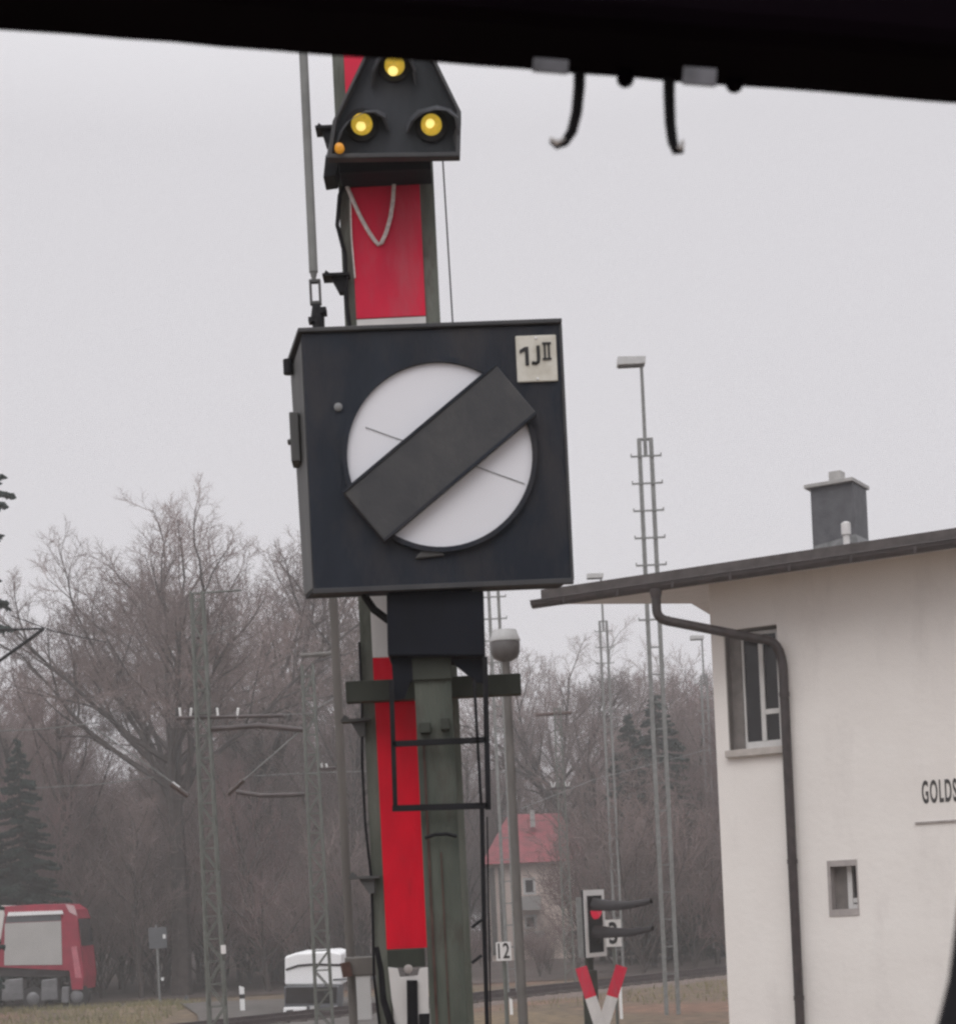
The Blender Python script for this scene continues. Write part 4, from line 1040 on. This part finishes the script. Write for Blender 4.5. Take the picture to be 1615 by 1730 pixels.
for u in (55, 129, -60, -110):
    wc = W(u, 1678, YTK); r = 0.50
    tyre = MB(); tyre.lathe([(r * 0.6, 0.0), (r * 0.96, 0.0), (r, -0.05), (r, -0.30), (r * 0.9, -0.33)], (wc.x, YTK + 0.12, -0.36 + r), 24, axis='y')
    wo = tyre.build('wheel', M['tyre'], trk, smooth=True)
    MB().lathe([(r * 0.58, -0.03), (r * 0.5, 0.01), (r * 0.2, 0.03)], (wc.x, YTK + 0.12, -0.36 + r), 20, axis='y').build('rim', M['tank'], wo, smooth=True)
tl_ = MB(); tl_.prism([TZ(-330, 1640), TZ(-330, 1526), TZ(6, 1530), TZ(9, 1545), TZ(2, 1590), TZ(-6, 1634)], YTK - 0.06, YTK + 2.42)
tl_.build('trailer', M['tarp'], trk, bevel=0.03)

# ------------------------------------------------------------------ white van facing the camera
YV = 53.0
vc = W(529, 1660, YV)
van = empty('van', (vc.x, YV, 0.06), 'white box van facing the level crossing behind the lattice mast', 'van')
def VZ(u, v): return PZ(u, v, YV)
MB().prism([VZ(482, 1664), VZ(482, 1616), VZ(500, 1610), VZ(560, 1607), VZ(577, 1611), VZ(579, 1664)], YV - 0.1, YV + 3.8).build('box_body', M['vwhite'], van, bevel=0.06)
seg = MB(); seg.tube([(*VZ(484, 1638)[:1], YV - 0.11, VZ(484, 1638)[1]), (VZ(505, 1635)[0], YV - 0.12, VZ(505, 1631)[1]), (VZ(530, 1630)[0], YV - 0.12, VZ(530, 1629)[1]), (VZ(576, 1632)[0], YV - 0.11, VZ(576, 1630)[1])], 0.035, 6)
seg.build('roof_seam', M['black'], van)
sg2 = MB(); sg2.bb(VZ(484, 0)[0], VZ(576, 0)[0], YV - 0.13, YV - 0.101, VZ(530, 1658)[1], VZ(530, 1655)[1]); sg2.build('trim_strip', M['signgrey'], van)
cabv = MB(); cabv.prism([VZ(484, 1712), VZ(483, 1664.5), VZ(576, 1664.5), VZ(575, 1712)], YV - 0.5, YV + 1.2)
cabv.build('cab', M['signgrey'], van, bevel=0.05)
MB().prism([VZ(486, 1694), VZ(487, 1667), VZ(572, 1666), VZ(571, 1693)], YV - 0.53, YV - 0.501).build('windscreen', M['glass'], van)
bp_ = MB().prism([VZ(482, 1722), VZ(483, 1700), VZ(522, 1699), VZ(519, 1721)], YV - 0.60, YV - 0.505).build('bumper', M['vwhite'], van, bevel=0.03)
gq = MB(); gq.prism([VZ(488, 1709), VZ(488, 1705), VZ(499, 1704), VZ(499, 1708)], YV - 0.62, YV - 0.601); gq.prism([VZ(503, 1714), VZ(503, 1710), VZ(518, 1709), VZ(518, 1713)], YV - 0.62, YV - 0.601)
gq.build('grille', M['ink'], bp_)
MB().prism([VZ(523, 1722), VZ(523, 1697), VZ(574, 1695), VZ(573, 1722)], YV - 0.58, YV - 0.506).build('bonnet', M['signgrey'], van, bevel=0.03)
for u in (527, 566):
    MB().prism([VZ(u, 1706), VZ(u, 1698), VZ(u + 7, 1697.5), VZ(u + 7, 1705.5)], YV - 0.60, YV - 0.581).build('headlight', M['galvlt'], van)
for dv in (0, 4, 8):
    MB().prism([VZ(537, 1705 + dv), VZ(537, 1703 + dv), VZ(563, 1702 + dv), VZ(563, 1704 + dv)], YV - 0.595, YV - 0.581).build('grille_slat', M['ink'], van)
for (u, m_) in ((474, 'black'), (579, 'vwhite')):
    MB().bb(W(u, 0, YV).x - 0.06, W(u, 0, YV).x + 0.06, YV - 0.6, YV - 0.5, W(u, 1692, YV).z, W(u, 1668, YV).z).build('mirror', M[m_], van, bevel=0.02)
for u in (492, 566):
    x = W(u, 1700, YV).x
    tw = MB(); tw.lathe([(0.33, -0.1), (0.33, 0.1)], (0, 0, 0), 18)
    tw.M = None
    MB(Matrix.Translation((x, YV + 0.2, 0.39)) @ Matrix.Rotation(R(90), 4, 'Y')).lathe([(0.2, -0.11), (0.32, -0.11), (0.33, 0.0), (0.32, 0.11), (0.2, 0.11)], (0, 0, 0), 18).build('wheel', M['tyre'], van)

# ------------------------------------------------------------------ far house with a red roof
YHs = 106.0
hb_ = W(862, 1600, YHs)
fh = empty('red_roof_house', (hb_.x, YHs, 0), 'far beige house with a steep red tiled roof seen behind the lamp pole', 'house')
def FZ(u, v): return PZ(u, v, YHs)
zb_ = 0.0
e_l, e_r = FZ(816, 1458), FZ(985, 1453)
MB().prism([(e_l[0] + 0.3, -0.5), (e_r[0] - 0.2, -0.5), (e_r[0] - 0.2, e_r[1]), (e_l[0] + 0.3, e_l[1])], YHs, YHs + 7).build('wall', M['beige'], fh)
MB().prism([FZ(812, 1461), FZ(862, 1371), FZ(905, 1371), FZ(930, 1458)], YHs - 0.6, YHs - 0.55, [FZ(812, 1461), FZ(862, 1371), FZ(905, 1371), FZ(930, 1458)]) if False else None
rf = MB(); a_, b_, c_, d_ = FZ(812, 1461), FZ(860, 1371), FZ(950, 1369), FZ(992, 1453)
rf.add([(a_[0], YHs - 0.6, a_[1]), (d_[0], YHs - 0.6, d_[1]), (d_[0], YHs + 7.5, d_[1]), (a_[0], YHs + 7.5, a_[1]), (b_[0], YHs + 3.5, b_[1]), (c_[0], YHs + 3.5, c_[1])],
       [(0, 1, 5, 4), (1, 2, 5), (2, 3, 4, 5), (3, 0, 4), (0, 3, 2, 1)])
rfo = rf.build('roof', M['rooft'], fh)
MB().bb(FZ(897, 1380)[0], FZ(905, 1380)[0], YHs + 1.6, YHs + 2.2, FZ(900, 1395)[1], FZ(900, 1366)[1]).build('chimney', M['concrete'], rfo)
for (u0, v0, u1, v1) in ((884, 1482, 904, 1512), (886, 1545, 906, 1570)):
    p, q = FZ(u0, v1), FZ(u1, v0)
    wi = MB().bb(p[0], q[0], YHs - 0.06, YHs - 0.001, p[1], q[1]).build('window', M['wframe'], fh)
    MB().bb(p[0] + 0.15, q[0] - 0.15, YHs - 0.08, YHs - 0.061, p[1] + 0.15, q[1] - 0.15).build('pane', M['glass'], wi)
for (u0, v0, u1, v1) in ((880, 1513, 912, 1538), (882, 1572, 918, 1592)):
    p, q = FZ(u0, v1), FZ(u1, v0); MB().bb(p[0], q[0], YHs - 1.4, YHs - 0.002, p[1], q[1]).build('balcony', M['tgrey'], fh)
for u in (832, 848): p, q = FZ(u, 1600), FZ(u + 3, 1466); MB().bb(p[0], q[0], YHs - 0.1, YHs - 0.001, 0, q[1]).build('downpipe', M['poleb'], fh)

# ------------------------------------------------------------------ trees
def grow(rng, p, d, L, r, lev, spec, outl):
    n, wander, trop = spec[lev]['seg'], spec[lev]['wander'], spec[lev]['trop']
    pts_, rs_ = [p.copy()], [r]
    dirs = [d.copy()]
    q = p.copy(); dd = d.copy()
    for i in range(n):
        dd = (dd + Vector((rng.gauss(0, wander), rng.gauss(0, wander), rng.gauss(0, wander) + trop))).normalized()
        q = q + dd * (L / n); pts_.append(q.copy()); dirs.append(dd.copy()); rs_.append(r * (1 - 0.75 * (i + 1) / n) if lev else r * (1 - 0.45 * (i + 1) / n))
    outl.append((lev, pts_, rs_))
    if lev + 1 >= len(spec): return
    s2 = spec[lev + 1]
    k = s2['n']
    for j in range(k):
        t = s2['t0'] + (1 - s2['t0']) * (j + rng.random()) / k
        x = t * n; i = min(n - 1, int(x)); fr = x - i
        pos = pts_[i].lerp(pts_[i + 1], fr); bd_ = dirs[i + 1]
        ang = R(rng.uniform(*s2['ang']))
        fan = s2.get('fan')
        if fan: ang = R(fan[0] + (fan[1] - fan[0]) * math.sqrt((j + 0.5) / k) + rng.uniform(-5, 5)); bd_ = Vector((0, 0, 1))
        ax = bd_.orthogonal().normalized(); ax = Matrix.Rotation(j * 2.4 + rng.uniform(-0.5, 0.5), 3, bd_) @ ax
        nd = Matrix.Rotation(ang, 3, ax) @ bd_
        ln_ = L * s2['len'] * (rng.uniform(0.9, 1.08) * (1.0 - 0.30 * ((j + 0.5) / k)) if fan else rng.uniform(0.7, 1.2) * (1.15 - 0.45 * t))
        rr = max(s2['rmin'], (rs_[i] * (1 - fr) + rs_[i + 1] * fr) * s2['rad'])
        grow(rng, pos, nd, ln_, rr, lev + 1, spec, outl)

def tree_meshes(seed, height, spec, split):
    rng = random.Random(seed); o = []
    grow(rng, Vector((0, 0, -0.1)), Vector((rng.uniform(-.04, .04), rng.uniform(-.04, .04), 1)).normalized(), height, spec[0]['r'], 0, spec, o)
    a, b = MB(), MB()
    for lev, p, r in o:
        m = a if lev < split else b
        m.tube(p, r, 7 if lev == 0 else (5 if lev < split else 3), cap=False)
    return a, b
def S(n, ln, ang, seg=3, wander=0.12, trop=0.05, rad=0.5, rmin=0.006, t0=0.25): return dict(n=n, len=ln, ang=ang, seg=seg, wander=wander, trop=trop, rad=rad, rmin=rmin, t0=t0)
spread = [dict(r=0.46, seg=5, wander=0.04, trop=0.05), dict(S(15, 1.02, (16, 74), 8, 0.07, 0.030, 0.52, 0.13, 0.66), fan=(4, 63)), S(8, 0.42, (22, 50), 5, 0.12, 0.045, 0.50, 0.055, 0.25),
          S(7, 0.50, (24, 52), 4, 0.15, 0.04, 0.55, 0.022, 0.15), S(6, 0.56, (24, 56), 3, 0.17, 0.03, 0.6, 0.012, 0.2), S(7, 0.62, (25, 60), 2, 0.2, 0.02, 0.7, 0.0082, 0.2)]
upright = [dict(r=0.20, seg=7, wander=0.05, trop=0.06), S(20, 0.42, (18, 50), 5, 0.12, 0.08, 0.5, 0.03, 0.10), S(9, 0.46, (20, 48), 4, 0.14, 0.07, 0.55, 0.018, 0.15),
           S(7, 0.5, (20, 50), 3, 0.16, 0.05, 0.6, 0.015, 0.15), S(4, 0.6, (20, 50), 2, 0.16, 0.04, 0.7, 0.013, 0.2)]
shrub = [dict(r=0.05, seg=3, wander=0.08, trop=0.1), S(13, 2.4, (8, 42), 6, 0.12, 0.08, 0.8, 0.02, 0.0), S(8, 0.42, (15, 42), 4, 0.14, 0.08, 0.55, 0.014, 0.10),
         S(6, 0.5, (18, 45), 3, 0.15, 0.06, 0.6, 0.012, 0.15), S(4, 0.55, (18, 48), 2, 0.15, 0.05, 0.7, 0.010, 0.2)]

def tree_thing(name, label, meshes, x, y, sc=1.0, rz=0.0, group=None, twig='twig', cat='tree'):
    t = empty(name, (x, y, gh(x, y)), label, cat, group, rz)
    t.scale = (sc, sc, sc) if not isinstance(sc, tuple) else sc
    for nm, me in meshes:
        o = bpy.data.objects.new(nm, me); col.objects.link(o); o.parent = t
    return t
def mk(seed, h, spec, split, twig, trunk='trunk'):
    a, b = tree_meshes(seed, h, spec, split)
    res = []
    for nm, m, mt in ((trunk, a, 'bark'), ('crown', b, twig)):
        o = m.build(nm, M[mt], smooth=False); me = o.data; bpy.data.objects.remove(o); res.append((nm, me))
    return res
big = mk(11, 11.2, spread, 3, 'twig')
big2 = mk(23, 11.0, spread, 3, 'twig')
upr = [mk(31, 12.5, upright, 2, 'twig'), mk(37, 13.0, upright, 2, 'twigr'), mk(41, 12.0, upright, 2, 'twig')]
shr = [mk(51, 2.0, shrub, 2, 'twigr'), mk(53, 2.2, shrub, 2, 'twig'), mk(57, 1.8, shrub, 2, 'twig')]
def px(u, v, Y): return W(u, v, Y).x
tree_thing('bare_tree', 'big bare tree with wide fan-shaped crown left of the black signal case', big, px(288, 1300, 80), 80, (1.1, 1.1, 1.0), 0.4)
tree_thing('bare_tree', 'second tall bare tree whose crown ends behind the black signal case', big2, px(455, 1300, 92), 92, 1.18, 2.0)
tree_thing('bare_tree', 'bare tree with open round crown between the mushroom lamp and the ladder masts', big2, px(945, 1300, 117), 117, (0.98, 0.98, 1.02), 4.1)
tree_thing('bare_tree', 'reddish bushy bare tree at the left below the overhead line cantilever', upr[1], px(105, 1300, 84), 84, 1.0, 1.0)
tree_thing('bare_tree', 'bare tree at the left edge behind the tall dark conifer', upr[0], px(20, 1300, 90), 90, 1.05, 2.4)
tree_thing('bare_tree', 'bare tree filling the gap between the signal case and the plaster wall corner', upr[2], px(1190, 1300, 98), 98, 0.98, 0.4)
tree_thing('bare_tree', 'bare tree whose twigs show between slim pole and mast under the case', upr[0], px(585, 1300, 88), 88, 1.35, 3.3)
tree_thing('bare_tree', 'slim bare tree with a pale trunk behind the back of the road sign', upr[2], px(222, 1300, 78.6), 78.6, 0.62, 1.4)
tree_thing('bare_tree', 'slim reddish bare tree between the two lattice masts behind the road', upr[1], px(437, 1300, 79), 79, 0.66, 5.1)
tree_thing('bare_tree', 'bare tree half covering the right end of the red roof', upr[0], px(1002, 1300, 98), 98, 0.85, 2.2)
# the wood behind: one mass of bare trees
import numpy as np
def mesh_arrays(me):
    v = np.empty(len(me.vertices) * 3, np.float32); me.vertices.foreach_get('co', v)
    l = np.empty(len(me.loops), np.int32); me.loops.foreach_get('vertex_index', l)
    t = np.empty(len(me.polygons), np.int32); me.polygons.foreach_get('loop_total', t)
    return v.reshape(-1, 3), l, t
def mass(name, places, kinds, mat_list, label):
    arr = [[(mesh_arrays(me), mi) for (nm, me), mi in zip(k, (0, 1 if kk != 1 else 2))] for kk, k in enumerate(kinds)]
    V, L, T, MI = [], [], [], []; nv = 0
    for (k, x, y, s, rz) in places:
        c, sn = math.cos(rz), math.sin(rz)
        rot = np.array([[c, sn, 0], [-sn, c, 0], [0, 0, 1]], np.float32) * s
        for (v, l, t), mi in arr[k]:
            V.append(v @ rot + np.array([x, y, gh(x, y)], np.float32)); L.append(l + nv); T.append(t); MI.append(np.full(len(t), mi, np.int32)); nv += len(v)
    V, L, T, MI = np.concatenate(V), np.concatenate(L), np.concatenate(T), np.concatenate(MI)
    me = bpy.data.meshes.new(name)
    me.vertices.add(len(V)); me.vertices.foreach_set('co', V.ravel())
    me.loops.add(len(L)); me.loops.foreach_set('vertex_index', L)
    me.polygons.add(len(T)); st_ = np.concatenate(([0], np.cumsum(T)[:-1])).astype(np.int32)
    me.polygons.foreach_set('loop_start', st_); me.polygons.foreach_set('material_index', MI)
    for m_ in mat_list: me.materials.append(m_)
    me.update(calc_edges=True)
    o = bpy.data.objects.new(name, me); col.objects.link(o)
    return tag(o, label, None, kind='stuff')
rw = random.Random(77)
places = []
for (Y, st_, s0_, s1_) in ((90, 3.0, 0.72, 0.9), (98, 2.8, 0.8, 1.0), (110, 2.8, 0.9, 1.1), (119, 2.8, 0.95, 1.15), (128, 2.6, 1.05, 1.3), (150, 3.0, 1.1, 1.4)):
    x = px(-60, 1500, Y)
    while x < px(1330, 1500, Y):
        u_ = PU + x / Y * F
        s = rw.uniform(s0_, s1_)
        if 780 < u_ < 1130: s *= 0.86
        if 160 < u_ < 260: s *= 0.8
        if (Y < 105 and 690 < u_ < 1010) or (Y < 115 and 700 < u_ < 1075): x += 0.5; continue
        if Y > 115 and 760 < u_ < 1080: s *= 0.92
        places.append((rw.choice((0, 1, 2)), x + rw.uniform(-1, 1), Y + rw.uniform(-4, 4), s, rw.uniform(0, 6.28))); x += st_ * rw.uniform(0.7, 1.3)
mass('bare_wood', places, upr, [M['bark'], M['twig'], M['twigr']], 'mass of bare grey brown trees closing the view behind the road')
places = []
for (Y, st_) in ((81, 2.0), (85, 2.0), (90, 2.0), (97, 2.2), (122, 2.4), (140, 2.6)):
    x = px(-60, 1500, Y)
    while x < px(1330, 1500, Y):
        s = rw.uniform(0.9, 1.5)
        u_ = PU + x / Y * F
        if 715 < u_ < 990: s = rw.uniform(0.3, 0.5)
        if 812 < u_ < 905 and Y < 110: x += 0.5; continue
        if Y > 110: s = rw.uniform(1.0, 1.5)
        places.append((rw.choice((0, 1, 2)), x, Y + rw.uniform(-2, 2), s, rw.uniform(0, 6.28))); x += st_ * rw.uniform(0.7, 1.3)
mass('brushwood', places, [shr[1], shr[0], shr[2]], [M['bark'], M['twig'], M['twigr']], 'tangle of bare brush and young stems under the trees')

# conifers: trunk with whorls of drooping boughs, each bough a spray of many small needle fans
def conifer(seed, h, rbase, nw, droop, dens, high=False):
    rng = random.Random(seed); tr, crn = MB(), MB()
    tr.tube([(0, 0, -0.1), (0, 0, h * 0.5), (0, 0, h)], [h * 0.013, h * 0.009, 0.01], 7)
    for i in range(nw):
        t = (i + rng.random()) / nw; z = h * (0.06 + 0.93 * t); L = rbase * (1 - t) ** 0.85 * rng.uniform(0.75, 1.15) + 0.12
        if high: L = (min(1.0, (1 - t) * 9) * (1.65 if z > 12.6 else 0.8)) * rng.uniform(0.55, 1.08) + 0.1
        a = rng.uniform(0, 6.283)
        p0 = Vector((0, 0, z)); dx, dy = math.cos(a), math.sin(a)
        pts_ = [p0 + Vector((dx, dy, 0)) * L * s + Vector((0, 0, -droop * L * (s ** 1.3) + 0.22 * droop * L * max(0, s - 0.7) * 3)) for s in (0, .25, .5, .75, 1)]
        tr.tube(pts_, [0.025, 0.02, 0.015, 0.01, 0.005], 3, cap=False)
        m = max(6, int(L * dens))
        for j in range(m):
            s = 0.08 + 0.92 * (j + rng.random()) / m
            x = s * 4; ii = min(3, int(x)); c = pts_[ii].lerp(pts_[ii + 1], x - ii)
            wd = 0.34 * L * (1 - s * 0.75) + 0.05
            sd = rng.choice((-1, 1)); tip = c + Vector((-dy * sd, dx * sd, 0)) * wd * rng.uniform(0.5, 1.1) + Vector((dx, dy, 0)) * wd * 0.7 + Vector((0, 0, -rng.uniform(0.05, 0.55) * wd - 0.03))
            u_ = Vector((dx, dy, 0)) * rng.uniform(0.05, 0.09) + Vector((0, 0, rng.uniform(-.04, .04)))
            md = c.lerp(tip, 0.55) + Vector((0, 0, -0.05 - rng.uniform(0, 0.10)))
            crn.add([c - u_, c + u_, tip, md], [(0, 1, 2), (1, 3, 2), (3, 0, 2), (0, 3, 1)])
    res = []
    for nm, m, mt in (('trunk', tr, 'bark'), ('crown', crn, 'needle')):
        o = m.build(nm, M[mt]); me = o.data; bpy.data.objects.remove(o); res.append((nm, me))
    return res
cA = conifer(3, 12.0, 2.2, 230, 0.25, 44)
cB = conifer(5, 20.6, 3.3, 300, 0.42, 40, True)
tree_thing('spruce_tree', 'tall near spruce at the left edge showing only its drooping branch tips', cB, px(-68, 1100, 56), 56, 1.0, 0.3)
tree_thing('spruce_tree', 'dark conifer standing behind the red truck at the left edge', cA, px(36, 1400, 77), 77, (1.1, 1.1, 0.98), 1.0)
tree_thing('spruce_tree', 'lower dark conifer at the very left edge above the truck', cA, px(-10, 1400, 77.5), 77.5, (1.25, 1.25, 0.64), 2.0)
tree_thing('spruce_tree', 'blue green conifer with pointed top behind the tallest ladder mast', cA, px(1112, 1300, 95), 95, (1.9, 1.9, 1.2), 3.0)
tree_thing('spruce_tree', 'broad dark conifer left of the pointed one behind the crossing light', cA, px(1066, 1300, 97), 97, (1.6, 1.6, 1.14), 4.0)

# ------------------------------------------------------------------ drizzly air
hz = MB().bb(-175, 175, -35, 245, -1.2, 30)
hm2 = bpy.data.materials.new('haze'); hm2.use_nodes = True
n = hm2.node_tree; n.nodes.clear()
ho = n.nodes.new('ShaderNodeOutputMaterial'); pv_ = n.nodes.new('ShaderNodeVolumePrincipled')
pv_.inputs['Color'].default_value = (1.0, 0.99, 0.99, 1); pv_.inputs['Density'].default_value = 0.0016; pv_.inputs['Anisotropy'].default_value = 0.2
n.links.new(pv_.outputs[0], ho.inputs['Volume'])
hzo = hz.build('haze', hm2); tag(hzo, kind='stuff')
